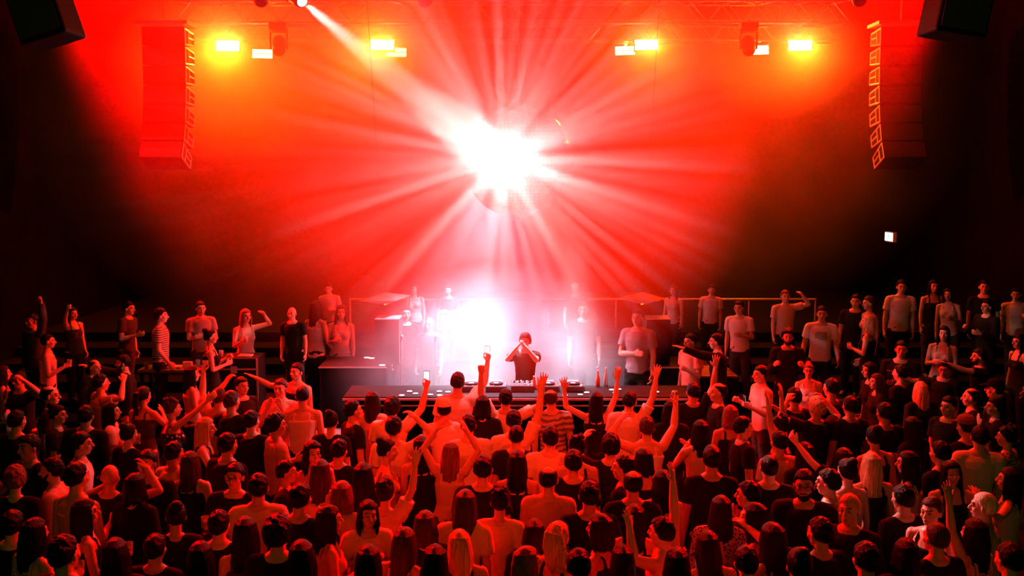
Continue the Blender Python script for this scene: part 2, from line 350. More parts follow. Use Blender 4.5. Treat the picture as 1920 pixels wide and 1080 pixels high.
def top_mesh(style, b, l, r, mat):
    lk, rk = (l, r) if style in ('tee', 'long', 'jacket') else ('-', '-')
    key = (style, b, lk, rk, mat.name)
    if key in _cloth: return _cloth[key]
    g = Geo(); o = {'tee': .014, 'long': .015, 'jacket': .026, 'tank': .010, 'dress': .011}[style]
    p, rr = torso_rings(b, o)
    if style == 'jacket': p[0] = V(0, .004, .84); rr[0] = (rr[0][0] + .01, rr[0][1] + .01)
    else: p[0] = V(0, .004, .88); rr[0] = (rr[0][0] + .012, rr[0][1] + .01)
    if style in ('tank', 'dress'):
        p = p[:5] + [V(0, .004, 1.345)]; rr = rr[:5] + [(rr[4][0] - .012, rr[4][1] - .004)]
        for s in (-1, 1):
            for e in (1, -1): g.loft([V(s * .088, e * .098, 1.32), V(s * .082, e * .07, 1.42), V(s * .078, 0, 1.462)], [(.018, .01)] * 3, side=V(1, 0, 0), n=8)
        if style == 'dress': g.loft([V(0, 0, .98), V(0, 0, .86), V(0, 0, .55)], [(.17, .125), (.19, .145), (.25, .2)], side=V(1, 0, 0), n=20, round_ends=False)
    g.loft(p, rr, side=V(1, 0, 0), n=20, round_ends=False)
    if b == 'f':
        for s in (-1, 1): g.ball(V(s * .065, .087, 1.27), (.058 + o, .05 + o, .058 + o))
    if lk != '-':
        for s, nm in ((-1, l), (1, r)):
            S, E, W, fo, pn, mode = pose_arm(nm, s, b)
            g.loft([V(s * .04, -.006, 1.44), V(s * .12, 0, 1.425), S], [.042 + o * .6, .05 + o, .054 + o], n=12)
            if style == 'tee': g.loft([S, S + (E - S) * .62], [.058 + o, .06 + o], round_ends=False); g.ball(S, .057 + o)
            else: g.loft([S, E, E + (W - E) * .25, E + (W - E) * .95], [.056 + o, .047 + o, .048 + o, .036 + o], round_ends=False); g.ball(S, .057 + o); g.ball(E, .05 + o)
    _cloth[key] = fuse(g, style, .011, mat, smooth=2, wrinkle=.0014 if style != 'tank' else .0006, seed=len(_cloth))[0]
    return _cloth[key]
def legs_mesh(b):
    if ('legs', b) in _misc: return _misc['legs', b]
    g = Geo(); g.loft([V(0, .003, 1.0), V(0, .003, .92), V(0, 0, .84), V(0, 0, .77)], [(.162, .119), (.168, .122), (.172, .118), (.12, .10)], side=V(1, 0, 0), n=20, round_ends=False)
    for s in (-1, 1): g.loft([V(s * .085, 0, .90), V(s * .097, .01, .72), V(s * .1, .014, .5), V(s * .1, -.008, .3), V(s * .1, -.008, .08)], [.101, .096, .076, .072, .064], round_ends=False)
    _misc['legs', b] = fuse(g, 'trousers', .015, M_CLOTH, wrinkle=.002)[0]; return _misc['legs', b]
def shoe_mesh(s):
    if ('shoe', s) in _misc: return _misc['shoe', s]
    g = Geo(); g.loft([V(s * .1, -.045, .045), V(s * .103, .03, .05), V(s * .107, .1, .042), V(s * .11, .18, .036)], [(.04, .042), (.044, .045), (.048, .038), (.04, .03)], side=V(1, 0, 0), n=12)
    _misc['shoe', s] = g.mesh('shoe', M_SHOE, True); return _misc['shoe', s]
def hair_mesh(style):
    if style in _hair: return _hair[style]
    rs = np.random.RandomState(len(style) * 7 + ord(style[0])); g = Geo(); n1, n2 = 30, 44; vs = []
    thick, nz, nf, vox = {'short': (.06, .045, 15, .006), 'buzz': (.0, .004, 30, .008), 'curly': (.24, .07, 22, .006), 'quiff': (.07, .02, 12, .006), 'afro': (.6, .05, 26, .008)}.get(style, (.075, .012, 14, .0065))
    ks = rs.normal(0, 1, (6, 3)) * nf * .6; ph = rs.uniform(0, 6, 6)
    def rad(d):
        x, y, z = d
        h = np.interp(y, [-1, -.2, .12, .42, .7, 1], [-.86, -.62, -.3, .32, .46, .5])
        if style == 'balding': h = np.interp(y, [-1, -.2, .22, 1], [-.8, -.5, .3, .9])
        m = min(max((z - h) / .14, 0), 1); m = m * m * (3 - 2 * m)
        if style == 'balding' and z > .62: m *= max(0, 1 - (z - .62) / .12)
        t = thick
        if style == 'quiff': t += .35 * max(0, z - .5) * max(0, y + .2)
        q = V(x, y, z); ns = sum(math.sin(k @ q + p) for k, p in zip(ks, ph)) / 3
        return .86 + (.13 + t + nz * ns) * m
    hull = V(.082, .105, .108)
    vs.append((0, 0, hull[2] * rad((0, 0, 1)))); ths = np.linspace(0, np.pi, n1)
    for t in ths[1:-1]:
        for p in np.linspace(0, 2 * np.pi, n2, endpoint=False):
            d = (math.sin(t) * math.cos(p), math.sin(t) * math.sin(p), math.cos(t)); vs.append(np.array(d) * hull * rad(d))
    vs.append((0, 0, -hull[2] * .86)); fs = [(0, 1 + j, 1 + (j + 1) % n2) for j in range(n2)]
    for i in range(n1 - 3):
        for j in range(n2):
            a = 1 + i * n2; b = a + n2; q = (j + 1) % n2; fs.append((a + j, b + j, b + q, a + q))
    e = len(vs) - 1; a = 1 + (n1 - 3) * n2; fs += [(e, a + (j + 1) % n2, a + j) for j in range(n2)]
    g.add(np.array(vs) + V(0, -.012, .02), fs)
    def strands(L, a0, n, flare, r0=.0165):
        n = int(n * 1.25)
        for k in range(n):
            a = R(-90 + a0 * (2 * k / (n - 1) - 1)); j = rs.uniform(-1, 1); u = 1 + .07 * rs.uniform(-1, 1); w = rs.uniform(-1, 1)
            c = V(math.cos(a), math.sin(a), 0); ll = L * (1 + .13 * j)
            pts = [c * (.03, .045, 0) + V(0, -.012, .115), c * (.068, .09, 0) + V(0, -.012, .075), c * (.084, .104, 0) + V(0, -.012, 0), c * (.088 * u, .106 * u, 0) + V(w * .006, -.015, -.09),
                   c * (.09 + flare * .5, .098 * u, 0) + V(-w * .01, -.02, -.09 - (ll - .09) * .45), c * (.088 + flare, .096 * u, 0) + V(w * .008, -.022, -.09 - (ll - .09) * .75), c * (.08 + flare, .088, 0) + V(j * .018, -.025, -ll)]
            g.loft(pts, [.012, r0, r0, r0, r0, r0 * .85, r0 * .3], n=7)
    if style == 'long': strands(.34, 112, 23, .0)
    if style == 'wavy': strands(.38, 118, 25, .035, .018)
    if style == 'bob': strands(.16, 115, 21, .008, .018)
    if style == 'flow':
        for k in range(16):
            t = k / 15; g.loft([V(-.04 + .08 * t, -.05, .11), V(-.05 + .12 * t, -.11, .06), V(-.05 + .17 * t, -.13, -.05), V(-.02 + .24 * t, -.13, -.16), V(.02 + .3 * t, -.12, -.26 + .12 * t)], [.014, .02, .02, .018, .006], n=7)
    if style == 'bun': g.ball((0, -.085, .115), (.052, .05, .048)); g.loft([V(0, -.06, .09), V(0, -.08, .11)], [.05, .04])
    if style == 'pony':
        for k in range(7):
            a = k * 2 * math.pi / 7; g.loft([V(0, -.1, .06), V(.02 * math.cos(a), -.15, .05), V(.03 * math.cos(a), -.17 + .02 * math.sin(a), -.08), V(.02 * math.cos(a), -.15, -.24)], [.02, .022, .02, .006], n=7)
    if style == 'messy':
        for k in range(26): g.ball((rs.uniform(-.06, .06), rs.uniform(-.11, .03), rs.uniform(.06, .15)), rs.uniform(.018, .034), n=8)
    _hair[style] = fuse(g, 'hair', vox, M_HAIR, smooth=1)[0]; return _hair[style]
def cap_mesh():
    if 'cap' in _misc: return _misc['cap']
    g = Geo(); g.loft([V(0, -.012, .045), V(0, -.012, .09), V(0, -.012, .125), V(0, -.012, .145)], [(.088, .11), (.085, .105), (.065, .082), (.02, .03)], side=V(1, 0, 0), n=24, round_ends=False)
    g.loft([V(0, .06, .06), V(0, .12, .055), V(0, .17, .04)], [(.075, .008), (.075, .007), (.045, .006)], side=V(1, 0, 0), n=16)
    _misc['cap'] = fuse(g, 'cap', .006, M_CLOTH, smooth=1)[0]; return _misc['cap']
def beard_mesh():
    if 'beard' in _misc: return _misc['beard']
    g = Geo(); g.ball((0, .045, -.08), (.05, .05, .042)); g.loft([V(-.066, .02, -.02), V(-.055, .05, -.06), V(0, .085, -.085), V(.055, .05, -.06), V(.066, .02, -.02)], [.012, .017, .02, .017, .012], n=8)
    g.loft([V(-.03, .083, -.045), V(0, .094, -.04), V(.03, .083, -.045)], [.005, .007, .005], n=7)
    _misc['beard'] = fuse(g, 'beard', .006, M_HAIR, smooth=1)[0]; return _misc['beard']
def glasses_mesh():
    if 'gl' in _misc: return _misc['gl']
    g = Geo()
    for s in (-1, 1):
        pts = [V(s * .034 + .024 * math.cos(a), .1, .012 + .019 * math.sin(a)) for a in np.linspace(0, 2 * math.pi, 13)]
        for a, b in zip(pts, pts[1:]): g.loft([a, b], [.0028, .0028], n=6)
        g.loft([V(s * .058, .1, .016), V(s * .08, .0, .01)], [.0028, .0028], n=6)
    g.loft([V(-.01, .102, .016), V(.01, .102, .016)], [.0028, .0028], n=6)
    _misc['gl'] = g.mesh('glasses', M_SHOE); return _misc['gl']
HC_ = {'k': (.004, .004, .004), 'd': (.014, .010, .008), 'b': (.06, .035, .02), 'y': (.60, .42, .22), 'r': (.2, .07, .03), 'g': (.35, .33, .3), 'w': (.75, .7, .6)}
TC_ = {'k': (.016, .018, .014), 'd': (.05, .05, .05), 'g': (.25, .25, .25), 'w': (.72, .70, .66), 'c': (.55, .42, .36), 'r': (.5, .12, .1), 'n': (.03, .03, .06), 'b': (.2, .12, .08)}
SK_ = [(.60, .36, .26), (.52, .29, .20), (.66, .42, .32), (.38, .2, .13)]
def person(pos, yaw, s, b, hair, hcol, top, tcol, l, r, label, group=None, hy=0, hp=0, extra='', skin=0, lean=(0, 0)):
    root = bpy.data.objects.new('person', None); C.objects.link(root); root.location = pos; root.rotation_euler = (lean[0], lean[1], R(yaw)); root.scale = (s, s, s); root.empty_display_size = .3
    tag(root, label, 'person', group)
    bm, hands, hc = body_mesh(b, l, r, hy, hp)
    def part(n, me, col, M=None, sc=None):
        o = bpy.data.objects.new(n, me); C.objects.link(o); o.parent = root; o.color = (*col, 1)
        if M is not None: o.matrix_local = M
        return o
    part('body', bm, SK_[skin])
    hk = 1.0 if b == 'm' else .95
    HM = Matrix(np.vstack([np.hstack([head_M(hy, hp) * hk, hc[:, None]]), [0, 0, 0, 1]]).tolist())
    if hair == 'cap': part('cap', cap_mesh(), HC_.get(hcol, (.5, .5, .5)), HM); part('hair', hair_mesh('buzz'), HC_['k'], HM)
    elif hair != 'bald': part('hair', hair_mesh(hair), HC_[hcol], HM)
    if 'b' in extra: part('beard', beard_mesh(), HC_['k'], HM)
    if 'g' in extra: part('glasses', glasses_mesh(), (0, 0, 0), HM)
    mat = M_PAT.get(tcol, M_CLOTH)
    part({'tee': 't_shirt', 'tank': 'tank_top', 'long': 'long_sleeved_top'}.get(top, top), top_mesh(top, b, l, r, mat), TC_.get(tcol, (1, 1, 1)))
    part('trousers', legs_mesh(b), TC_['k' if len(label) % 3 else 'd'])
    for q in (-1, 1): part('shoe', shoe_mesh(q), (0, 0, 0))
    return root, hands

# ------------------------------------------------------------------ placing them
SHORT = {'p': ('smartphone', 'phone'), 'c': ('plastic_cup', 'cup'), 'n': ('drink_can', 'can')}
M_PHONE = new_mat('phone_case', (.015, .015, .018), .3)
M_SCREEN = new_mat('phone_screen', (.05, .05, .05), .2, emit=(.9, .9, 1), es=1.2)
M_CUP = new_mat('cup_plastic', (.75, .7, .66), .25); M_CUP.node_tree.nodes['Principled BSDF'].inputs['Transmission Weight'].default_value = .5
M_BEER = new_mat('beer', (.6, .35, .1), .3); M_CAN = new_mat('can_metal', (.7, .7, .72), .3, metal=.9)
def held_item(kind, p, d, n, label, screen=True):
    """p, d (long axis), n (facing) in world space"""
    z = Vector(d).normalized(); y = Vector(n); y = (y - z * y.dot(z)).normalized(); x = y.cross(z)
    M = Matrix((x, y, z)).transposed().to_4x4(); M.translation = p
    if kind == 'p':
        root = bpy.data.objects.new('smartphone', None); C.objects.link(root); root.matrix_world = M; root.empty_display_size = .05
        g = Geo(); g.loft([V(0, 0, -.074), V(0, 0, -.066), V(0, 0, .066), V(0, 0, .074)], [(.031, .0035), (.037, .0045), (.037, .0045), (.031, .0035)], side=V(1, 0, 0), n=4)
        g = Geo(); g.box((-.037, -.0045, -.075), (.037, .0045, .075)); o = g.obj('case', M_PHONE, root); b = o.modifiers.new('b', 'BEVEL'); b.width = .004; b.segments = 2
        g = Geo(); g.box((-.033, -.0062, -.069), (.033, -.0044, .069)); g.obj('screen', M_SCREEN, root)
        g = Geo(); g.box((-.03, .0044, .042), (-.006, .0065, .068)); g.obj('camera_bump', M_CAN, root)
    elif kind == 'c':
        root = bpy.data.objects.new('plastic_cup', None); C.objects.link(root); root.matrix_world = M; root.empty_display_size = .05
        g = Geo(); g.loft([V(0, 0, -.055), V(0, 0, .055)], [.028, .038], n=20, round_ends=False); g.f = [f for f in g.f if len(f) == 4]
        g.loft([V(0, 0, -.0552), V(0, 0, -.0545)], [.028, .028], n=20, round_ends=False); g.obj('cup_wall', M_CUP, root, True)
        g = Geo(); g.loft([V(0, 0, -.053), V(0, 0, .02)], [.0265, .0335], n=20, round_ends=False); g.obj('drink', M_BEER, root, True)
    else:
        root = bpy.data.objects.new('drink_can', None); C.objects.link(root); root.matrix_world = M; root.empty_display_size = .05
        g = Geo(); g.loft([V(0, 0, -.06), V(0, 0, -.052), V(0, 0, .048), V(0, 0, .058)], [.026, .033, .033, .026], n=20, round_ends=False); g.obj('can_body', M_CAN, root, True)
        g = Geo(); g.box((-.006, -.012, .058), (.006, .012, .0605)); g.obj('pull_tab', M_CAN, root)
    tag(root, label, SHORT[kind][1], None)
    return root

# ================================================================== the room
M_FLOOR = new_mat('floor_vinyl', (.012, .012, .012), .7, spec=.1, noise=(3, (1, 1, 1), .7, 1.3))
M_WALL = new_mat('wall_black_paint', (.003, .003, .003), 1, spec=0, noise=(1.2, (1, 1, 1), .8, 1.2))
M_BLACK = new_mat('matte_black', (.006, .006, .006), .75, spec=.15); M_STEEL = new_mat('truss_aluminium', (.45, .45, .46), .4, metal=.7)
M_CHASS = new_mat('lamp_housing', (.03, .03, .032), .45); M_GRILL = new_mat('speaker_grille', (.04, .04, .04), .6, bump=(180, (1, 1, 1), .6, .004))
M_WHITE = new_mat('white_enamel', (.75, .75, .75), .5); M_RED = new_mat('red_cloth', (.7, .12, .1), .8)
M_WOOD = new_mat('stage_ply', (.16, .10, .07), .55, noise=(4, (1, 12, 1), .8, 1.2))
M_EDGE = new_mat('edge_strip', (.55, .5, .48), .35, metal=.4)
def struct(name, g, m): return tag(g.obj(name, m), kind='structure')
WX = 9.2
g = Geo(); g.box((-WX, -3, -.2), (WX, 26, 0)); struct('floor', g, M_FLOOR)
g = Geo(); g.box((-WX - .2, 26, -.2), (WX + .2, 26.2, 10.5)); struct('wall_back', g, M_WALL)
g = Geo(); g.box((-WX - .2, -3, -.2), (-WX, 26, 10.5)); struct('wall_left', g, M_WALL)
g = Geo(); g.box((WX, -3, -.2), (WX + .2, 26, 10.5)); struct('wall_right', g, M_WALL)
g = Geo(); g.box((-WX, -3, 10.5), (WX, 26.2, 10.7)); struct('ceiling', g, M_WALL)
g = Geo(); k = 0
Y = 14.0
while Y < 19.01:
    z = .18 * (k + 1); y1 = Y + .7 if Y + .7 < 19.01 else 26
    if Y < 17.69:
        g.box((-WX, Y, 0), (-3.6, min(y1, 17.7) if y1 < 26 else y1, z)); g.box((3.6, Y, 0), (WX, min(y1, 17.7) if y1 < 26 else y1, z))
        if y1 > 17.7: g.box((-WX, 17.7, 0), (WX, y1, z))
    else: g.box((-WX, Y, 0), (WX, y1, z))
    Y += .7; k += 1
    if y1 == 26: break
tag(g.obj('floor_tier', new_mat('tier_carpet', (.004, .004, .004), .95, spec=.1)), kind='structure')
g = Geo(); g.box((-3.58, 14.3, 0), (3.58, 17.68, .15)); o = g.obj('stage_platform', M_WOOD); tag(o, 'low dark stage platform the performer and booth stand on', 'stage')
# ------------------------------------------------------------------ glitter ball
g = Geo(); nu, nv = 84, 42
M_MIRROR = new_mat('mirror_tile', (.9, .9, .92), .08, metal=1.0); M_GROUT = new_mat('ball_core', (.08, .08, .08), .6)
root = bpy.data.objects.new('mirror_ball', None); C.objects.link(root); root.location = BALL
tag(root, 'large glitter ball of square mirror tiles hanging over the booth', 'mirror ball')
for j in range(1, nv - 1):
    t0, t1 = math.pi * j / nv, math.pi * (j + 1) / nv; tm = (t0 + t1) / 2; n = max(6, int(nu * math.sin(tm)))
    for i in range(n):
        a0, a1 = 2 * math.pi * (i + .06) / n, 2 * math.pi * (i + .94) / n; q0, q1 = t0 + (t1 - t0) * .06, t0 + (t1 - t0) * .94
        g.add([(BALL_R * math.sin(t) * math.cos(a), BALL_R * math.sin(t) * math.sin(a), BALL_R * math.cos(t)) for t, a in ((q0, a0), (q1, a0), (q1, a1), (q0, a1))], [(0, 1, 2, 3)])
g.obj('mirror_tiles', M_MIRROR, root)
g = Geo(); g.ball((0, 0, 0), BALL_R * .992, n=48); g.obj('core', M_GROUT, root, True)
g = Geo(); g.loft([V(0, 0, BALL_R - .02), V(0, 0, BALL_R + .05)], [.12, .08], n=20, round_ends=False); g.loft([V(0, 0, BALL_R + .03), V(0, 0, BALL_R + .16)], [.02, .02], n=10); g.obj('mount_cap', M_STEEL, root)
g = Geo(); g.loft([V(0, 0, BALL_R + .14), V(0, 0, 10.5 - BALL.z)], [.012, .012], n=8, round_ends=False); g.obj('hanging_cable', M_STEEL, root)
g = Geo(); g.loft([V(.0, 0, -BALL_R - .035), V(0, 0, -BALL_R + .01)], [.02, .07], n=16); g.obj('bottom_cap', M_STEEL, root)
# ------------------------------------------------------------------ trusses
def truss(y, z, x0, x1, label, h=.42):
    root = bpy.data.objects.new('truss', None); C.objects.link(root); root.location = (0, y, z)
    tag(root, label, 'truss')
    for dy in (-h / 2, h / 2):
        for dz in (0, h): g = Geo(); g.loft([V(x0, dy, dz), V(x1, dy, dz)], [.026, .026], n=10, round_ends=False); g.obj('chord', M_STEEL, root, True)
    g = Geo(); n = int((x1 - x0) / .34)
    for i in range(n):
        xa = x0 + (x1 - x0) * i / n; xb = x0 + (x1 - x0) * (i + 1) / n; u = i % 2
        for dy in (-h / 2, h / 2): g.loft([V(xa, dy, h * u), V(xb, dy, h * (1 - u))], [.011, .011], n=6, round_ends=False)
        for dz in (0, h): g.loft([V(xa, -h / 2 + h * u, dz), V(xb, h / 2 - h * u, dz)], [.011, .011], n=6, round_ends=False)
    g.obj('diagonal_bracing', M_STEEL, root)
    for x in (x0 + 1.2, 0, x1 - 1.2):
        g = Geo(); g.loft([V(x, 0, h), V(x, 0, 10.5 - z)], [.012, .012], n=6, round_ends=False); g.obj('hanging_cable', M_STEEL, root)
    return root
truss(20.1, 7.40, -6.6, 6.6, 'front aluminium truss above the booth carrying the larger lit blinders')
truss(22.8, 7.45, -7.2, 7.2, 'rear aluminium truss carrying the smaller lit blinders deeper in the haze')
truss(17.0, 8.05, -6.2, 6.2, 'nearest aluminium truss at the very top edge with moving heads beneath')
# ------------------------------------------------------------------ blinders
M_LAMPFACE = new_mat('blinder_tube', (1, .9, .8), .3, emit=(1, .5, .2), es=45)
wh = ['far left', 'left of the beam', 'right of the ball', 'far right', 'inner left', 'inner left beneath the beam', 'inner right', 'partly covered right']
wh = ['leftmost large blinder lamp glowing under the front truss', 'large blinder lamp under the white beam, left of the glitter ball', 'large blinder lamp right of the glitter ball on the front truss', 'rightmost large blinder lamp glowing on the front truss',
      'small blinder lamp beside the left moving head, second from the left', 'small blinder lamp overlapping the large one near the white beam', 'small blinder lamp just left of the large one right of the ball', 'small blinder lamp half covered by the right moving head']
for i, (px, py, wd) in enumerate(BL):
    Y = .45 * F / wd; p = at(px, py, Y)
    root = bpy.data.objects.new('blinder_lamp', None); C.objects.link(root); root.location = p; root.rotation_euler = (R(-6), R(1.5 if px < 960 else -1.5), 0)
    tag(root, wh[i], 'stage light', 'blinder lamps on the trusses')
    g = Geo(); g.box((-.24, 0, -.11), (.24, .12, .11)); o = g.obj('housing', M_CHASS, root); b = o.modifiers.new('b', 'BEVEL'); b.width = .01
    for z in (.052, -.052):
        g = Geo(); g.box((-.222, -.012, z - .043), (.222, .004, z + .043)); g.obj('lamp_tube', M_LAMPFACE, root)
    g = Geo(); g.loft([V(-.26, .06, 0), V(-.26, .06, .2), V(-.1, .06, .24), V(.1, .06, .24), V(.26, .06, .2), V(.26, .06, 0)], [.012] * 6, side=V(0, 1, 0), n=8); dz = (7.40 if wd > 40 else 7.45) - p.z; ty = (20.1 if wd > 40 else 22.8) - p.y; g.loft([V(0, .06, .24), V(0, .06, dz - .03)], [.02, .02], n=8); g.obj('bracket', M_STEEL, root)
    g = Geo(); g.box((-.03, ty - .24, dz - .05), (.03, ty + .24, dz - .02)); g.box((-.03, min(.04, ty), dz - .05), (.03, max(.08, ty), dz - .02)); g.obj('clamp', M_STEEL, root)
# ------------------------------------------------------------------ moving heads
def moving_head(p, aim, label, ty, tz, s=1.0, lit=None):
    root = bpy.data.objects.new('moving_head', None); C.objects.link(root); root.location = p; root.scale = (s, s, s); tag(root, label, 'stage light', 'moving head lights')
    g = Geo(); g.box((-.17, -.13, .30), (.17, .13, .42)); o = g.obj('base', M_CHASS, root); b = o.modifiers.new('b', 'BEVEL'); b.width = .02; b.segments = 2
    g = Geo(); dz = tz - p.z; dy = ty - p.y; g.loft([V(0, 0, .4), V(0, 0, max(.46, dz - .03))], [.025, .025], n=8); g.box((-.03, min(-.03, dy - .24), dz - .05), (.03, max(.03, dy + .24), dz - .02)); g.obj('clamp', M_STEEL, root)
    g = Geo(); g.box((-.17, -.05, .24), (.17, .05, .30))
    for q in (-1, 1): g.loft([V(q * .155, 0, .26), V(q * .165, 0, .1), V(q * .16, 0, -.06)], [(.05, .018), (.06, .02), (.045, .018)], side=V(0, 1, 0), n=12)
    g.obj('yoke', M_CHASS, root, True)
    d = np.array((Vector(aim) - Vector(p)).normalized())
    g = Geo(); g.loft([-d * .19, -d * .13, V(0, 0, 0), d * .12, d * .19], [.09, .125, .13, .13, .105], n=22, round_ends=False); g.obj('lamp_head', M_CHASS, root, True)
    g = Geo(); g.loft([d * .188, d * .20], [.085, .08], n=20, round_ends=False); g.obj('lens', lit or M_GLASS, root)
    return root
M_GLASS = new_mat('dark_lens', (.02, .02, .03), .1)
M_BEAMLENS = new_mat('lit_lens', (1, 1, 1), .2, emit=(1, .85, .8), es=12)
moving_head(at(523, 85, 19.6), at(500, 900, 14), 'dark moving head hanging in front of the small left blinder', 20.1, 7.40)
moving_head(at(1403, 85, 19.6), at(1500, 900, 14), 'dark moving head hanging in front of the small right blinder', 20.1, 7.40)
d = (HOT - MH).normalized()
moving_head(MH - d * .22, HOT, 'moving head at the top left throwing the white beam at the glitter ball', 17.0, 8.05, lit=M_BEAMLENS)
moving_head(at(490, -10, 17), at(450, 900, 12), 'dark moving head at the top edge left of the one throwing the beam', 17.0, 8.05)
moving_head(at(796, -10, 17), at(800, 900, 12), 'dark moving head peeking in at the top edge above the glitter ball', 17.0, 8.05)
moving_head(at(1612, -8, 17), at(1600, 900, 10), 'black moving head at the top edge on the right', 17.0, 8.05)
# ------------------------------------------------------------------ line arrays
def line_array(sx, label):
    top = at(305 if sx < 0 else 1693, 50, 18.2)
    root = bpy.data.objects.new('line_array', None); C.objects.link(root); root.location = top; tag(root, label, 'loudspeaker')
    y = 0; z = 0; tilt = 0; out = -sx
    g = Geo(); g.box((-.5, -.2, .02), (.5, .4, .08)); g.loft([V(0, .1, .05), V(0, .1, 10.5 - top.z)], [.015, .015], n=6, round_ends=False); g.obj('flying_frame', M_STEEL, root)
    for k in range(7):
        b = bpy.data.objects.new('speaker_cabinet', None)
        c, s_ = math.cos(tilt), math.sin(tilt); rot = rotx(tilt)
        g = Geo(); hw = .38
        vs = [(-hw, 0, 0), (hw, 0, 0), (-hw, 0, -.33), (hw, 0, -.33), (-hw, .55, -.05), (hw, .55, -.05), (-hw, .55, -.28), (hw, .55, -.28)]
        g.add(vs, [(0, 1, 3, 2), (4, 6, 7, 5), (0, 4, 5, 1), (2, 3, 7, 6), (0, 2, 6, 4), (1, 5, 7, 3)]); g.xf(rot, (0, y, z)); o = g.obj('speaker_cabinet', M_BLACK, root)
        g = Geo(); g.box((-hw + .02, -.012, -.315), (hw - .02, 0.002, -.015)); g.xf(rot, (0, y, z)); g.obj('grille', M_GRILL, o)
        g = Geo(); x = hw * out
        for (ya, za, yb, zb) in ((.02, -.02, .5, -.06), (.02, -.31, .5, -.27), (.02, -.02, .02, -.31), (.5, -.06, .5, -.27), (.2, -.04, .2, -.29), (.2, -.16, .5, -.16)):
            g.loft([V(x, ya, za), V(x, yb, zb)], [(.014, .02), (.014, .02)], side=V(1, 0, 0), n=6)
        g.xf(rot, (0, y, z)); g.obj('side_rigging', M_EDGE, o)
        e = rot @ V(0, 0, -.345); y += e[1]; z += e[2]; tilt -= R(.6 + k * 1.6)
    return root
line_array(-1, 'curved line array of black speakers hanging on the left'); line_array(1, 'curved line array of black speakers hanging on the right')
# ------------------------------------------------------------------ near speakers in the top corners
def corner_box(px, py, roll, w, h, label, cab):
    root = bpy.data.objects.new('hanging_speaker', None); C.objects.link(root); root.location = at(px, py, 9.0); root.rotation_euler = (0, R(roll), 0); tag(root, label, 'loudspeaker', None)
    g = Geo(); g.box((-w / 2, -.22, -h / 2), (w / 2, .22, h / 2)); o = g.obj('cabinet', M_BLACK, root); b = o.modifiers.new('b', 'BEVEL'); b.width = .025; b.segments = 2
    g = Geo(); g.box((-w / 2 + .03, -.235, -h / 2 + .04), (w / 2 - .03, -.22, h / 2 - .04)); g.obj('grille', M_GRILL, root)
    g = Geo(); s = cab; g.loft([V(s * w / 2, 0, h * .18), V(s * (w / 2 + .08), 0, h * .14), V(s * (w / 2 + .2), 0, h * .2), V(s * (w / 2 + .3), .02, h * .5), V(s * (w / 2 + .3), .02, 2.4)], [.012] * 5, n=8); g.obj('cable', M_BLACK, root, True)
    g = Geo(); g.loft([V(-.1, 0, h / 2 - .02), V(-.1, 0, 3.6)], [.012, .012], n=6, round_ends=False); g.loft([V(.1, 0, h / 2 - .02), V(.1, 0, 3.6)], [.012, .012], n=6, round_ends=False); g.obj('suspension_cable', M_STEEL, root)
corner_box(79, 10, -17, .42, .66, 'black speaker hanging tilted in the top left corner', 1)
corner_box(1796, 2, 9.5, .45, .64, 'black speaker hanging tilted in the top right corner', -1)
# ------------------------------------------------------------------ exit sign
p = Vector((WX - .06, 24.05, 0)); p.z = at(1673, 444, 24.05).z
root = bpy.data.objects.new('exit_sign', None); C.objects.link(root); root.location = p; tag(root, 'small lit emergency exit sign with running figure on the right wall', 'sign')
g = Geo(); g.box((-.03, -.26, -.12), (.05, .26, .12)); g.obj('housing', M_WHITE, root)
g = Geo(); g.box((-.045, -.24, -.10), (-.03, .24, .10)); g.obj('lit_panel', new_mat('exit_white', (1, 1, 1), .4, emit=(1, .96, .92), es=1.1), root)
g = Geo(); X = -.049
def bar(a, b, r): g.loft([V(X, *a), V(X, *b)], [(r, .003), (r, .003)], side=V(0, 1, 0), n=6)
g.ball((X, .03, .06), (.004, .016, .016)); bar((.02, .04), (.0, -.01), .014); bar((0, -.01), (.03, -.04), .009); bar((.03, -.04), (.02, -.08), .009); bar((0, -.01), (-.05, -.05), .009); bar((.02, .03), (.05, .0), .007); bar((.02, .035), (-.03, .02), .007)
g.obj('running_figure', new_mat('exit_green', (.05, .6, .25), .4, emit=(.1, .8, .45), es=.8), root)
# ------------------------------------------------------------------ booth
DY0, DY1, DZ = 14.45, 15.30, 1.15
root = bpy.data.objects.new('booth_desk', None); C.objects.link(root); root.location = (0, DY0, .15); tag(root, 'long black booth desk with a red-lit edge in front of the performer', 'desk')
z0 = DZ - .15
g = Geo(); g.box((-2.5, 0, z0 - .05), (2.75, DY1 - DY0, z0)); o = g.obj('desk_top', M_BLACK, root); b = o.modifiers.new('b', 'BEVEL'); b.width = .008
g = Geo(); g.box((-2.5, -.02, z0 - .05), (2.75, 0, z0 - .02)); g.obj('edge_strip', M_EDGE, root)
g = Geo(); g.box((-2.46, .03, .0), (2.71, .06, z0 - .05)); g.obj('front_panel', M_WALL, root)
g = Geo(); g.box((-2.46, -.01, z0 - .14), (2.71, .03, z0 - .125)); g.obj('lower_strip', M_EDGE, root)
for x in (-2.42, 0, 2.66):
    g = Geo(); g.box((x - .04, .7, 0), (x + .04, .78, z0 - .05)); g.obj('leg', M_BLACK, root)
rs = random.Random(5)
M_LEDW = new_mat('white_led', (1, 1, 1), .3, emit=(1, .8, .85), es=2.0); M_LEDO = new_mat('amber_led', (1, .4, .1), .3, emit=(1, .35, .05), es=2.5); M_LEDR = new_mat('pink_led', (1, .3, .4), .3, emit=(1, .25, .35), es=1.5)
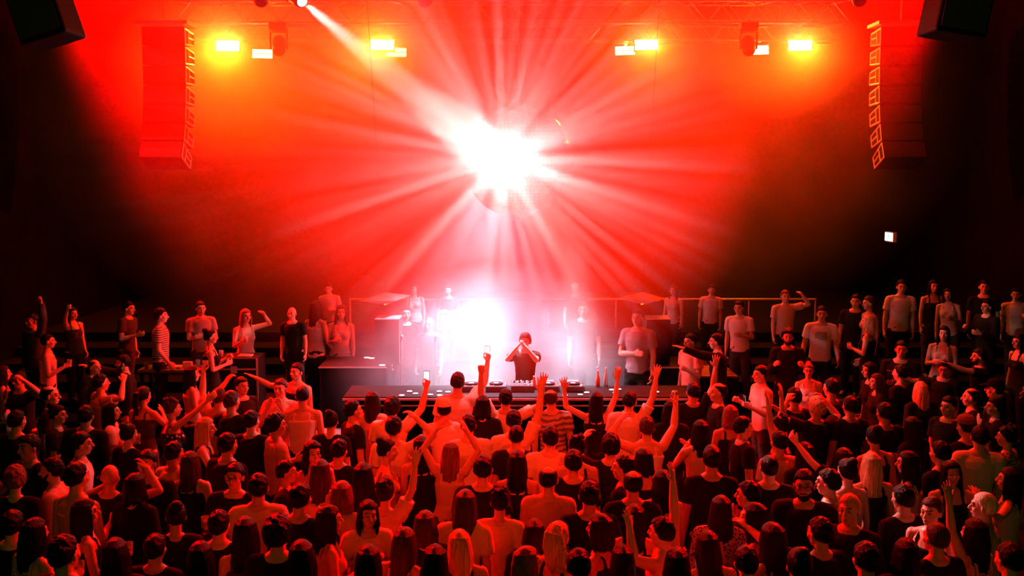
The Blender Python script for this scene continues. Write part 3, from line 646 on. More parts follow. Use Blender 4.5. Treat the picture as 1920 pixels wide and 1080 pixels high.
def leds(root, lo, hi, z, n, dots=M_LEDW):
    for nm, mm, k in (('white_lights', M_LEDW, n), ('amber_lights', M_LEDO, n // 2), ('pink_lights', M_LEDR, n // 2)):
        g = Geo()
        for i in range(k):
            x, y = rs.uniform(lo[0], hi[0]), rs.uniform(lo[1], hi[1]); r = rs.uniform(.004, .009); g.loft([V(x, y, z), V(x, y, z + .008)], [r, r], n=6, round_ends=False)
        tag(g.obj(nm, mm, root), kind=None)
def deck(x, label):
    r = bpy.data.objects.new('media_player', None); C.objects.link(r); r.location = (x, 14.98, DZ); tag(r, label, 'dj player', 'players and mixer on the booth desk')
    g = Geo(); g.box((-.16, -.2, 0), (.16, .2, .09)); o = g.obj('chassis', M_CHASS, r); b = o.modifiers.new('b', 'BEVEL'); b.width = .008
    g = Geo(); g.loft([V(0, -.04, .09), V(0, -.04, .115)], [.105, .10], n=28, round_ends=False); g.obj('jog_wheel', M_BLACK, r)
    g = Geo(); g.loft([V(0, -.04, .115), V(0, -.04, .117)], [.04, .04], n=20, round_ends=False); g.obj('jog_display', M_LEDR, r)
    g = Geo(); g.box((-.09, .1, .09), (.09, .19, .112)); g.obj('screen', new_mat('player_screen', (.05, .05, .08), .2, emit=(.75, .6, .9), es=1.0), r)
    leds(r, (-.15, -.19), (.15, .1), .09, 5)
for x, lb in ((-.62, 'outer left media player on the booth desk'), (-.24, 'inner left media player on the booth desk'), (.55, 'inner right media player on the booth desk'), (.93, 'outer right media player on the booth desk')): deck(x, lb)
r = bpy.data.objects.new('dj_mixer', None); C.objects.link(r); r.location = (.155, 14.98, DZ); tag(r, 'mixer with rows of tiny lit knobs between the media players', 'dj mixer', 'players and mixer on the booth desk')
g = Geo(); g.box((-.17, -.2, 0), (.17, .2, .1)); o = g.obj('chassis', M_CHASS, r); b = o.modifiers.new('b', 'BEVEL'); b.width = .008
for q in range(4):
    for k in range(3): g = Geo(); x = -.12 + q * .08; y = .0 + k * .06; g.loft([V(x, y, .1), V(x, y, .118)], [.013, .010], n=10, round_ends=False); g.obj('knob', M_BLACK, r)
    g = Geo(); g.box((-.13 + q * .08, -.15, .1), (-.11 + q * .08, -.13, .118)); g.obj('fader', M_WHITE, r)
leds(r, (-.16, -.19), (.16, .19), .1, 9)
# small emissive discs for the bright round spots on desk and stands
PK = [(768,735),(779,739),(753,743),(807,741),(824,735),(840,736),(824,744),(888,744),(874,734),(1060,744),(1088,741),(1100,737),(1147,732),(1160,731),(1154,737),(1231,736)]
PK.sort(); ORD = ['leftmost'] + [w + ' from the left' for w in 'second third fourth fifth sixth seventh eighth ninth tenth eleventh twelfth thirteenth'.split()] + ['third from the right', 'second from the right', 'rightmost']
for i, (px, py) in enumerate(PK):
    p = atz(px, py, DZ + .001); p.y = max(DY0 + .06, min(DY1 - .06, p.y)); r = bpy.data.objects.new('glowing_disc', None); C.objects.link(r); r.location = (p.x, p.y, DZ)
    tag(r, ORD[i] + ' of the round glowing white discs scattered on the booth desk', 'light', 'round dots of light on the booth desk')
    g = Geo(); g.loft([V(0, 0, 0), V(0, 0, .012)], [.048, .045], n=20, round_ends=False); g.obj('rim', M_CHASS, r)
    g = Geo(); g.loft([V(0, 0, .012), V(0, 0, .016)], [.04, .038], n=20, round_ends=False); g.obj('lens', M_LEDW, r)
def bottle(px, py, z, label, h=.26, m=None):
    p = atz(px, py, z + h * .3); r = bpy.data.objects.new('bottle', None); C.objects.link(r); r.location = (p.x, p.y, z); tag(r, label, 'bottle', 'bottles on desk and tables')
    k = h / .26; g = Geo(); g.loft([V(0, 0, 0), V(0, 0, .13 * k), V(0, 0, .17 * k), V(0, 0, .22 * k), V(0, 0, .25 * k)], [.032, .034, .016, .012, .012], n=16, round_ends=False); g.obj('glass_body', m or M_RED, r, True)
    g = Geo(); g.loft([V(0, 0, .25 * k), V(0, 0, .26 * k)], [.014, .014], n=12, round_ends=False); g.obj('bottle_cap', M_WHITE, r)
bottle(1121, 716, DZ, 'red bottle standing right on the booth desk'); bottle(1136, 714, DZ, 'clear bottle with bright edge at the right end of the booth desk', .3, M_CUP)
bottle(1001, 722, DZ, 'short bottle beside the performer on the booth desk', .2)
# ------------------------------------------------------------------ side stands, monitor speakers, shades
M_LIT_TOP = new_mat('lit_top', (.55, .4, .4), .5)  # light falling on the speaker tops, put into a paler pinkish colour
for sx, xs, lab in ((-1, (-3.25, -2.12), 'left'), (1, (2.14, 3.35), 'right')):
    r = bpy.data.objects.new('speaker_stand', None); C.objects.link(r); xm = sum(xs) / 2; r.location = (xm, 17.0, .15); w_ = (xs[1] - xs[0]) / 2
    tag(r, 'black box stand %s of the booth carrying a monitor speaker' % lab, 'stand', 'stands beside the booth')
    g = Geo(); g.box((-w_, -.42, 0), (w_, .55, 1.03)); o = g.obj('box_body', M_BLACK, r); b = o.modifiers.new('b', 'BEVEL'); b.width = .012
    g = Geo(); g.box((-w_ - .01, -.45, 1.03), (w_ + .01, .57, 1.06)); g.obj('top_board', M_BLACK, r)
    g = Geo(); g.box((-w_ - .01, -.465, 1.035), (w_ + .01, -.45, 1.058)); g.obj('edge_strip', M_EDGE, r)
    xc = (727 - 960) / F * 17 if sx < 0 else (1233 - 960) / F * 17
    r = bpy.data.objects.new('monitor_speaker', None); C.objects.link(r); r.location = (xc, 17.0, 1.21); tag(r, 'tall monitor speaker on the stand %s of the booth' % lab, 'loudspeaker', 'monitor speakers at the booth')
    g = Geo(); g.box((-.21, -.24, 0), (.21, .24, .77)); o = g.obj('cabinet', M_BLACK, r); b = o.modifiers.new('b', 'BEVEL'); b.width = .012
    g = Geo(); g.box((-.205, -.235, .77), (.205, .235, .785)); g.obj('top_panel', M_LIT_TOP, r)
    g = Geo(); x = -.215 if sx > 0 else .205; g.box((x, -.21, .03), (x + .01, .21, .74)); g.obj('grille', M_GRILL, r)
    g = Geo(); g.box((.2 if sx < 0 else -.215, -.25, .02), (.215 if sx < 0 else -.2, -.238, .76)); g.obj('corner_trim', M_EDGE, r)
    xc = (722 - 960) / F * 17.2 if sx < 0 else (1206 - 960) / F * 17.2
    r = bpy.data.objects.new('hanging_shade', None); C.objects.link(r); r.location = (xc, 17.2, 2.30); r.rotation_euler = (0, R(3 * sx), R(28)); tag(r, 'flat red diamond-shaped shade hanging above the %s monitor speaker' % lab, 'shade', 'red shades over the monitor speakers')
    g = Geo(); q = .47; g.add([(0, 0, .10)] + [(q * math.cos(a), q * math.sin(a), 0) for a in np.linspace(0, 2 * math.pi, 5)[:-1]] + [(.12 * math.cos(a), .12 * math.sin(a), -.09) for a in np.linspace(0, 2 * math.pi, 5)[:-1]],
          [(0, 1, 2), (0, 2, 3), (0, 3, 4), (0, 4, 1), (1, 5, 6, 2), (2, 6, 7, 3), (3, 7, 8, 4), (4, 8, 5, 1), (5, 8, 7, 6)]); g.obj('shade_cloth', M_RED, r)
    g = Geo(); g.loft([V(-.05, -.05, -.10), V(.05, .03, -.10)], [.012, .012], n=8); g.obj('amber_glint', M_LEDO, r)  # glowing amber bar standing in for the glint under the shade
    g = Geo(); g.loft([V(0, 0, .1), V(0, 0, 8.1)], [.004, .004], n=6, round_ends=False); g.obj('hanging_wire', M_BLACK, r)
for i, (px, py) in enumerate(((697, 672), (715, 690), (690, 668))):
    p = atz(px, py, 1.22); p.y = max(16.65, min(17.4, p.y)); p.x = max(-3.15, min(-2.2, p.x)); r = bpy.data.objects.new('glowing_disc', None); C.objects.link(r); r.location = (p.x, p.y - .02 * i, 1.21)
    tag(r, ['middle small glowing disc on the stand left of the booth', 'nearest small glowing disc on the stand left of the booth', 'farthest small glowing disc on the stand left of the booth'][i], 'light', 'round glowing discs on the left stand')
    g = Geo(); g.loft([V(0, 0, 0), V(0, 0, .012)], [.06, .058], n=20, round_ends=False); g.obj('rim', M_CHASS, r); g = Geo(); g.loft([V(0, 0, .012), V(0, 0, .016)], [.05, .048], n=20, round_ends=False); g.obj('lens', M_LEDW, r)
# microphone stands behind the booth
for px, lab in ((752, 'thin microphone stand in the smoke left of the booth'), (816, 'second thin stand in the smoke closer to the performer')):
    p = at(px, 660, 16.3); r = bpy.data.objects.new('microphone_stand', None); C.objects.link(r); r.location = (p.x, 16.3, .15); tag(r, lab, 'stand', 'thin stands in the smoke')
    g = Geo(); g.loft([V(0, 0, .02), V(0, 0, 1.55)], [.012, .010], n=8); g.obj('pole', M_STEEL, r)
    g = Geo(); g.loft([V(0, 0, 0), V(0, 0, .02)], [.14, .13], n=20, round_ends=False); g.obj('base', M_STEEL, r)
    g = Geo(); g.loft([V(0, 0, 1.54), V(.02, -.05, 1.62)], [.016, .026], n=10); g.obj('microphone', M_STEEL, r)
# right platform with sloping rail
r = bpy.data.objects.new('stage_box', None); C.objects.link(r); r.location = (2.98, 15.5, .15); tag(r, 'dark slatted platform right of the booth with a sloping rail', 'platform')
p0 = atz(1322, 708, .95); 
g = Geo(); g.box((0, .0, 0), (.58, .95, 1.08)); g.obj('box_body', M_BLACK, r)
g = Geo()
for k in range(5): g.box((-.01, k * .19, 1.08), (.59, k * .19 + .16, 1.105))
g.obj('slatted_top', M_WOOD, r)
g = Geo(); g.loft([V(-.25, -.75, .62), V(-.05, .3, 1.05)], [.018, .018], n=8); g.loft([V(-.25, -.75, 0), V(-.25, -.75, .62)], [.018, .018], n=8); g.loft([V(-.05, .3, 0), V(-.05, .3, 1.05)], [.018, .018], n=8); g.obj('sloping_rail', M_EDGE, r)
# rail behind the booth
r = bpy.data.objects.new('guard_rail', None); C.objects.link(r); r.location = (0, 19.55, 1.44); tag(r, 'long low rail on the back tier behind the booth', 'rail')
g = Geo(); g.loft([V(-3.2, 0, .56), V(6.0, 0, .56)], [.022, .022], n=8); g.obj('top_rail', M_EDGE, r)
for k in range(8): g = Geo(); x = -3.2 + k * 9.2 / 7; g.loft([V(x, 0, 0), V(x, 0, .56)], [.016, .016], n=8, round_ends=False); g.obj('post', M_EDGE, r)
# ------------------------------------------------------------------ left table, flight case
def boxthing(name, lo, hi, m, label, cat, group=None, bev=.008):
    c = ((lo[0] + hi[0]) / 2, (lo[1] + hi[1]) / 2, lo[2]); g = Geo(); g.box([a - b for a, b in zip(lo, c)], [a - b for a, b in zip(hi, c)]); o = g.obj(name, m, loc=c)
    b = o.modifiers.new('b', 'BEVEL'); b.width = bev; return tag(o, label, cat, group)
TB = 14.05; TZ = 1.35; zt = .0
r = bpy.data.objects.new('bar_table', None); C.objects.link(r); r.location = (-5.42, 15.75, .54); tag(r, 'dark high table on the left crowded with drinks and papers', 'table')
g = Geo(); g.box((-.5, -.25, .77), (.5, .25, .81)); g.obj('table_top', M_WOOD, r)
for x in (-.45, .45):
    for y in (-.2, .2): g = Geo(); g.box((x - .025, y - .025, 0), (x + .025, y + .025, .77)); g.obj('leg', M_BLACK, r)
for k, (x, y, c) in enumerate(((-.40, -.12, 'c'), (-.31, .06, 'c'), (-.2, -.1, 'n'), (.36, .08, 'c'))):
    held_item(c, Vector((-5.42 + x, 15.75 + y, TZ + .0555 + (.005 if c == 'n' else 0))), (0, 0, 1), (0, 1, 0), ['plastic cup at the left end of the crowded bar table', 'plastic cup just behind the first one on the bar table', 'metal can between cups on the bar table', 'plastic cup alone at the right end of the bar table'][k])
boxthing('paper_stack', (-5.50, 15.62, TZ), (-5.29, 15.79, TZ + .035), M_WHITE, 'stack of white papers in the middle of the bar table', 'papers')
boxthing('menu_board', (-5.25, 15.65, TZ), (-5.10, 15.69, TZ + .11), M_WHITE, 'upright pale card beside the paper stack on the bar table', 'card')
r = bpy.data.objects.new('flight_case', None); C.objects.link(r); r.location = (-4.38, 15.75, .54); tag(r, 'big black flight case with metal corners left of the booth', 'case')
g = Geo(); g.box((-.36, -.28, .1), (.36, .28, 1.0)); g.obj('case_body', M_BLACK, r)
for x in (-.36, .36):
    g = Geo(); g.box((x - .012, -.292, .1), (x + .012, -.268, 1.0)); g.obj('edge_profile', M_STEEL, r)
g = Geo(); g.box((-.37, -.29, .82), (.37, -.275, .845)); g.obj('lid_seam', M_STEEL, r)
g = Geo(); g.box((-.05, -.3, .77), (.05, -.275, .88)); g.obj('latch', M_STEEL, r)
for x in (-.28, .28):
    for y in (-.2, .2): g = Geo(); g.loft([V(x - .02, y, .05), V(x + .02, y, .05)], [.05, .05], n=14, round_ends=False); g.obj('caster', M_SHOE, r)
boxthing('paper_stack', (-4.36, 15.6, 1.54), (-4.14, 15.76, 1.57), M_WHITE, 'flat bundle of papers on top of the flight case', 'papers')
held_item('c', Vector((-4.62, 15.62, 1.5955)), (0, 0, 1), (0, 1, 0), 'plastic cup on the left corner of the flight case')
# printed lines on the white t-shirt of the man on the right tier are added with him

# ================================================================== who stands where
def tier(x, Y):
    if Y < 14: return 0.0
    if abs(x) < 3.6 and Y < 17.7: return 0.15
    return round(.18 * (math.floor((min(Y, 19.0) - 14) / .7) + 1), 3)
# px, py of the head | yaw (0 = towards the booth, 90 = to the left, -90 = to the right, 180 = to the camera) | build | hair+colour | top+colour | left arm, right arm (*p phone *c cup *n can) | extras | label
PEOPLE = '''
985,640|168|m|curly,k|tee,k|pray|pray|S1.0 Y15.75|performer in black t-shirt at the booth with palms pressed together before his face
1197,586|150|m|quiff,d|tee,g|down|cross|S1.04 Y16.1|man in grey t-shirt with quiffed hair standing right of the booth, arm held across
300,592|-80|m|short,d|tee,stripes|down|low||man in striped t-shirt facing right on the far left tier
393,632|-75|f|bun,k|dress,k|hold|bent||woman in low-cut dark dress with tied-up hair behind the left table
376,578|-150|m|short,k|tee,g|cross|cross||blurred figure with folded arms in red haze behind the woman with tied-up hair
460,592|-140|f|long,r|tank,c|elbow|hold*c||woman in pale crop top holding a small cup on the left tier
548,588|170|m|bald,k|tee,k|down|down||bald man dimly lit in the haze on the left tier
592,578|-30|f|long,d|tank,c|bent|low||bare-armed woman at the left end of the trio in the haze
617,575|180|m|short,d|tee,c|bent|down||middle man of the trio standing in the haze on the left tier
640,585|-170|f|wavy,b|tank,c|down|bent||wavy-haired woman at the right end of the trio in the haze
62,602|150|m|short,k|long,d|fist|down||barely lit person raising a fist near the far left edge
135,588|-120|f|long,d|tank,d|down|point||barely visible person pointing on the dark upper left tier
240,578|-100|m|short,k|tee,d|down|bent||dim figure standing behind the man in the striped t-shirt
88,640|-70|m|buzz,k|tank,c|down|hold*c||bare-shouldered person with a cup in the dark left corner tier
176,688|-110|m|balding,k|jacket,k|down|low||balding man in black jacket looking down beside the left wall
233,680|110|m|short,k|jacket,k|down|reach|b|bearded man in dark open jacket turned left with forearm stretched out
37,712|165|m|short,k|tee,k|elbow|face|g|man in glasses with a hand at his face at the left edge
4,700|-60|f|wavy,d|tank,c|bent|down||wavy-haired woman cut off by the left frame edge
92,742|-80|m|balding,k|tee,k|down|down||man with high forehead in black looking right at far left
106,778|-85|f|bun,k|tee,k|down|bent||woman with pinned-up hair in sharp profile looking right
187,718|-50|m|short,k|tee,c|down|elbow||man in pale t-shirt with his back turned and hand near his chin, left
207,772|-75|f|long,k|tee,w|bent|hold*c||long-haired woman in bright top smiling right with a drink, left side
268,742|-20|f|pony,k|tank,d|down|clap||bare-shouldered woman with ponytail left of the polka dot dress
322,766|-55|f|messy,b|dress,dots|down|point||woman in polka dot dress with upswept hair pointing up to the right
358,702|-65|f|long,k|tank,c|bent|hold*p||long-haired woman holding a lit phone in front of the flight case
452,724|-130|m|short,k|tee,k|down|head||man with head tipped back and hand at brow beneath the flight case
410,745|-15|m|buzz,b|tee,c|phone*c|down||crop-haired man lifting a red-lit cup before the flight case
433,752|-25|m|short,b|tee,k|down|bent||brown-haired man with lit hair edge seen from behind, left of centre
527,728|170|m|short,b|tee,c|face|face||man covering his face with both hands, left of centre
558,697|150|m|short,k|tank,k|down|side||man in black vest facing the camera with one arm out left of the booth
567,742|5|m|buzz,k|tank,w|down|bent||crop-haired man in white vest seen from behind, left of the booth
516,798|-60|m|curly,k|tee,c|bent|cross||curly dark-haired person in light t-shirt with folded arms
384,802|-80|f|long,y|tank,k|down|drink||blonde woman in black vest with a brightly lit profile
277,868|175|m|short,k|tee,k|down|bent||man in black grimacing towards the camera, left
325,850|-30|m|short,k|tee,w|low|bent||dark-haired man in bright t-shirt behind the woman with long loose hair, left
356,868|-10|f|long,b|tank,k|down|bent||woman with long brown hair down her back beside the beer drinkers
441,893|178|m|short,k|tee,k|hold*c|hold*c|g|man in glasses raising two plastic beer cups
57,838|150|m|short,k|tee,k|down|drink*c||man sipping a drink near the left edge
28,900|10|f|curly,r|tee,k|down|down||reddish curly-haired person seen from behind at the left edge
100,882|100|m|short,k|tee,c|down|low|b|bearded man in pale t-shirt looking left, lower left
150,832|-70|m|short,k|tee,w|down|hold*p||man in bright t-shirt lit by a phone, left
142,895|-25|m|short,k|tank,c|down|bent||broad-backed man in a pale vest, lower left
157,962|-60|f|long,k|tank,k|down|hold*c||woman with large mane of black hair holding a red cup, lower left
205,895|0|m|bald,k|tee,k|down|elbow||bald man seen from behind with reddish scalp, lower left
252,912|-20|f|bob,k|long,k|low|low||dark-bobbed woman in black between the bald man and the grimacing man
484,915|10|m|short,k|tee,w|down|down||dark-haired man in a white t-shirt stretched over his back, lower left
330,968|20|f|bun,k|tee,k|bent|bent||woman with black bun bending her arms, lower left
460,998|0|f|wavy,k|tank,d|down|down||woman with wavy black hair and bare upper back at the lower left
520,1002|-10|m|curly,k|tee,k|down|down||man with rounded curly black hair in front of the white-shirted back
375,1046|0|f|long,k|tank,k|down|down||long-haired woman cropped by the bottom edge, lower left
600,885|-5|f|long,b|tank,w|down|down||woman with straight brown hair and pale top seen from behind, left of centre
586,848|-150|f|wavy,k|tank,c|bent|down||dark wavy-haired woman glancing sideways beside the straight brown hair
535,885|-85|f|short,k|tee,k|down|clap||short-haired woman with an earring looking right and clapping
640,928|-15|f|bob,r|tee,w|down|down||woman with a smooth reddish bob and light collar, lower left of centre
615,975|-70|f|long,k|tank,c|bent|bent||long dark-haired woman in profile looking right, lower left of centre
690,962|-160|f|long,k|tee,w|down|down||smiling woman in light t-shirt turned to the camera, lower centre left
722,925|-15|f|messy,d|tee,w|down|up||person in light t-shirt with one arm raised beside a strap, lower centre left
797,985|-5|f|bob,b|long,k|down|down||woman with a smooth rounded brown bob, bottom centre left
757,1018|-20|f|long,b|tank,c|bent|bent||woman with long hair and a bright strand over her shoulder, bottom centre left
815,1052|0|f|wavy,k|tank,k|down|down||black-haired woman with a highlight on her crown at the bottom edge
690,1052|0|f|long,k|tank,c|down|down||long black-haired woman with lit parting at the bottom edge
862,1022|5|f|long,y|tank,k|down|bent||blonde woman with bare shoulders and black straps, bottom centre
872,945|0|f|long,b|tee,w|down|down||woman with very long straight hair over a white top, lower centre
937,942|0|f|messy,k|tee,w|down|down||woman with a big black updo and ruffled white top, lower centre
845,850|0|f|long,r|tank,c|inn|inn||long-haired woman joining both hands high overhead in centre crowd
878,798|5|m|short,k|tee,w|down|bent||short dark-haired man in an orange-lit t-shirt behind the overhead hands
858,717|0|m|short,d|tee,w|low|phone*p|S1.08|tall man in light t-shirt filming the booth with his phone
833,768|0|m|cap,w|tee,w|down|down||person in a pale cap directly below the tall filming man
735,766|-10|m|curly,d|tee,w|bent|phone*p||curly-haired man in a light t-shirt holding a phone high, left of the booth
738,803|-10|m|short,k|tee,w|down|head||dark-haired man with hand on his head below the raised phone
660,770|-60|m|short,k|tee,k|down|down||dark-haired man in black t-shirt looking at the booth from its left
698,752|-15|f|long,d|tee,c|down|bent||woman with hand in her hair left of the raised phone
724,845|-80|f|bun,k|tank,c|down|down||woman with pinned black hair and earring in profile right, centre left
790,838|0|f|long,k|tank,k|down|down||long black-haired woman in black vest left of the joined hands
680,892|0|f|wavy,k|long,k|down|down||woman with a wide mass of black hair in the dark, centre left
635,845|-20|m|short,k|long,k|down|down||man in black long sleeves in the dark gap, centre left
948,748|0|m|short,k|tee,w|fist|wide||man raising a fist and an open hand right in front of the booth
963,790|5|m|short,k|tee,w|down|up||short-haired man with one arm raised high before the performer
1033,748|0|m|balding,b|tee,marble|down|down||balding man in a swirl-patterned t-shirt at the front of the booth
968,818|0|m|buzz,k|tee,k|down|down||crop-haired man in a black t-shirt in the middle of the crowd
1032,822|0|m|short,k|tee,w|down|bent||round dark-haired man in a light t-shirt in the middle of the crowd
1082,840|0|f|messy,k|tank,k|down|down||woman with a tall black updo right of the light t-shirt, centre
1118,752|0|f|long,k|tank,k|wide|up*c||woman with long black hair raising a hand and a drink at the booth
1180,752|-15|m|short,k|tee,w|down|up||man in white t-shirt with raised arm and wristband right of the booth
1213,802|0|m|short,b|tank,w|elbow|phone*n||crop-haired man in a strappy vest raising a can, right of centre
1258,770|10|f|long,k|long,k|down|down||woman with a large dark head of hair right of the raised can
1208,862|15|f|bob,k|tank,k|down|down||woman with a sleek black bob, centre right
1172,878|70|m|short,k|tee,k|bent|down||man with a brightly lit forehead looking left, centre right
1187,908|0|m|balding,k|tee,k|down|low||man with a bald crown seen from behind, lower centre right
1243,905|0|f|long,k|tank,c|down|down||woman with arched long black hair and pale back, centre right
1145,838|0|m|curly,k|tee,k|elbow|down||curly-haired man in black with an elbow crooked over his head
970,868|0|f|long,k|tank,k|down|down||long black-haired woman with highlighted crown, centre crowd
1028,900|-10|m|balding,k|long,c|bent|down||balding man in a reddish long-sleeved shirt holding his hand up, lower centre
1075,868|0|m|short,k|tee,k|down|down||thick-necked man in a black t-shirt with short hair, centre
1002,1000|0|f|bob,d|long,k|down|down||woman with a dark chin-length bob, bottom centre
1045,1008|-30|f|flow,y|tank,k|down|down||blonde woman with hair sweeping out to the right, bottom centre
985,1055|-60|f|bob,r|tank,k|down|down||red-fringed woman in profile at the bottom edge, centre
1127,992|60|f|bob,k|tank,k|down|down||dark-bobbed woman in profile looking left, lower centre right
1190,972|0|f|long,k|tank,k|down|down||woman with sleek black hair and a pale shine on top, lower centre right
1168,1050|0|f|wavy,k|tank,d|down|down||dark wavy-haired woman cut off at the bottom edge right of centre
1085,1062|10|m|short,k|tee,k|down|down||dark-haired man cut off at the bottom edge near the centre
1243,998|55|m|short,k|tank,c|wide|up||bare-shouldered man with both hands up turned left, lower right of centre
1270,1058|0|f|long,k|tank,c|bent|down||long dark-haired woman with pale bare shoulders at the bottom edge
1352,955|0|f|wavy,d|long,lace|down|bent||woman with long hair in a lace top, lower right
1328,1024|5|f|long,d|tank,k|hold*p|down||woman with a great mane of hair and glowing phone at the bottom right
1405,928|60|m|short,k|tee,k|face|face||man pressing both palms to his mouth, lower right
1417,970|65|f|wavy,k|tank,k|down|low||woman in shadow just below the man pressing his palms to his mouth
1443,878|0|m|buzz,k|tee,k|down|down||square-headed man in black with a clipped neck, right
1462,830|20|m|short,k|tee,w|down|hold||man in a bright white t-shirt behind the square-headed man
1508,908|160|m|short,k|jacket,k|down|down|gb|man in dark glasses and black jacket facing the camera, lower right
1556,905|60|m|short,k|tee,c|down|down||thick-necked man in profile left beside the man in dark glasses
1594,955|140|m|quiff,y|long,k|down|low||blond quiffed man in black looking down to the left, lower right
1635,872|5|f|long,y|tank,k|down|down||woman with long straight blonde hair seen from behind, right
1590,885|20|f|bun,k|tank,c|bent|down||woman with bare shoulder left of the long blonde hair
1704,868|60|f|long,k|tank,c|hold|hold*p||woman in the dark looking at a phone with elbows bent, right
1783,886|175|f|wavy,k|tank,k|down|down||woman with shadowed eyes facing straight at the camera, right
1838,820|-10|m|short,k|tee,w|down|down||man in a bright t-shirt with bowed head, right edge group
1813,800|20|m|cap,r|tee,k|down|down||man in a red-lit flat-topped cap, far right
1848,950|60|m|buzz,w|tee,c|low|side||light-haired man bent forward with a hand stretched right, lower right corner
1748,958|130|f|short,b|tank,k|down|down||upturned face of a short-haired woman alone in the dark, lower right
1830,1002|30|f|long,k|tank,c|up|down||bare-shouldered woman with a raised forearm at the bottom right
1758,1010|20|m|buzz,b|tee,k|down|down||crop-haired man in the dark beneath the upturned face
1895,900|60|f|long,k|tank,c|side|down||woman reaching an arm left at the far right edge
1712,800|30|f|wavy,k|long,k|down|bent||wavy-haired woman in black in the dark, right
1727,732|10|f|long,y|long,k|down|down||woman with long light hair glowing on top, right
1780,762|120|m|short,k|tee,k|down|down||man with only his face lit, right of the long light hair
1823,745|70|m|balding,k|tee,k|down|down||balding man looking left near the right edge
1770,692|150|m|short,k|tee,k|down|side|g|man in sunglasses on the right looking over the crowd
1868,762|75|f|bun,k|tee,k|face|bent||woman with a hand over her mouth near the right edge
1868,730|60|m|cap,k|tee,k|down|down|g|man in a black cap and glasses by the right edge
1838,668|80|m|short,k|tee,k|reach|down|b|bearded man reaching an arm out to the left, right edge
1852,575|110|m|short,k|jacket,k|bent|hold||man in a dark jacket over a pale shirt on the right tier
1750,537|175|f|long,k|tank,k|down|down||long-haired woman in black on the top right tier
1778,552|150|f|bob,k|tank,c|bent|down||dark-bobbed woman in a pale vest next to the long-haired woman, top right tier
1690,538|170|m|short,d|tee,w|down|down||man in a plain pale t-shirt standing tall on the right tier
1605,565|150|m|short,k|tee,k|down|down||man in black left of the plain pale t-shirt, right tier
1630,568|100|f|short,b|tank,c|down|down||short-haired woman turned left on the right tier
1629,604|60|f|long,y|tank,k|bent|low||woman with long fair hair looking down, right tier
1541,588|165|m|short,d|tee,w|low|low||man in white t-shirt printed with lines of text, right tier
1477,632|170|m|curly,k|long,k|hold|hold|b|bearded curly-haired man clasping his hands, right tier
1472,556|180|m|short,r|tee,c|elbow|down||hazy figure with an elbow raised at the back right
1386,577|150|m|short,d|tee,w|bent|down||man in a pale shirt in the red haze right of the booth
1334,570|170|m|short,d|tee,c|down|down||taller hazy man left of the pale shirt, right of the booth
1516,695|165|f|bun,r|tank,w|down|bent|g|woman in glasses and open light top with hair pinned up
1632,694|95|f|wavy,k|tee,k|down|down||laughing dark-haired woman above the fair-haired profile, right
1645,716|90|f|long,b|tee,k|down|down||fair-haired woman in profile left below the laughing woman
1428,702|100|m|short,k|tee,w|hold*p|hold||man in white t-shirt lit by the phone he looks down at
1348,736|95|m|balding,k|tee,k|down|down||balding man in black profile looking left, right of the booth
1370,778|5|f|bob,r|tank,k|bent|down||red-bobbed woman seen from behind, right of centre
1392,802|-80|m|short,k|tee,k|down|down||dark-haired man looking right with his nape lit
1314,808|15|f|long,k|tank,c|clap|clap||woman with long black hair clapping in front of her, right of centre
1335,862|0|m|quiff,k|tee,k|down|low||man with a lit fringe of black hair, right of centre
1462,800|60|f|messy,k|tank,k|up|up||woman with black updo raising both arms, right
1532,765|20|m|curly,y|tee,k|elbow|elbow||fair curly-haired person with hands on head, right
1595,762|15|m|short,k|tee,k|down|down||short-haired man in black beside the fair curls
1583,862|20|f|long,k|tee,k|point|down||dark-haired woman lifting a bent bare arm, right
1490,745|20|m|short,k|tee,k|down|clap||dark-haired man clapping behind the hands-on-head person
1345,640|80|m|short,k|long,k|reach|down|Y15.2|man in black bending left with an outstretched hand on the right platform
1560,728|30|m|short,k|long,k|down|down||man in black long sleeves below the woman in glasses
1640,820|10|f|bun,k|tank,k|down|down||woman with black bun in front of the fair-haired profile, right
1690,655|160|m|short,k|long,k|cross|down||man in black with folded arm in the dark, right tier
1770,625|150|f|long,k|tank,c|bent|bent||woman with crossed bare arms on the right tier
1905,552|150|m|short,k|tee,c|hold|down||dim man at the right end of the tier
1912,640|100|f|long,k|tank,k|down|down||dim long-haired woman cut by the right frame edge
1845,538|160|m|short,k|tee,k|down|down||barely visible man high on the right tier
778,560|170|f|long,d|tank,c|down|bent||woman blurred by haze behind the left speaker
806,608|160|m|bald,k|tee,d|down|down||bald man washed pink in the haze behind the booth, left
760,588|-160|m|short,k|tee,k|down|down||dark-haired man washed out by smoke behind the left speaker
840,575|180|m|short,k|tee,k|cross|down||man with folded arm almost lost in smoke behind the booth
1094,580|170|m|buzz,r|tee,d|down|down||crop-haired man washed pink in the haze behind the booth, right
1078,545|180|m|cap,w|tee,d|down|down||pale-capped man high in the pink haze behind the booth
1262,590|150|f|wavy,b|tank,c|down|down||wavy-haired woman in red haze right of the speaker
1295,640|120|m|short,k|tee,c|hold|down||man in dull t-shirt beside the right platform
22,985|0|m|short,k|tee,k|down|down||dark-haired man in the lower left corner shadow
62,1000|-30|f|long,k|tank,c|down|hold*c||long-haired woman with a shiny cup in the lower left shadow
118,1040|-20|m|short,k|tee,k|down|bent||short-haired man in the shadow below the black mane
215,1040|0|f|wavy,k|long,k|down|down||wavy dark head at the bottom, left of the black bun
290,1030|-10|m|short,k|tee,k|down|down||short dark head at the bottom below the black bun
565,1045|0|f|long,k|long,k|down|down||long dark hair at the bottom left of the lit parting
410,985|-10|m|short,k|tee,k|down|down||dark-haired man left of the wavy-haired bare back
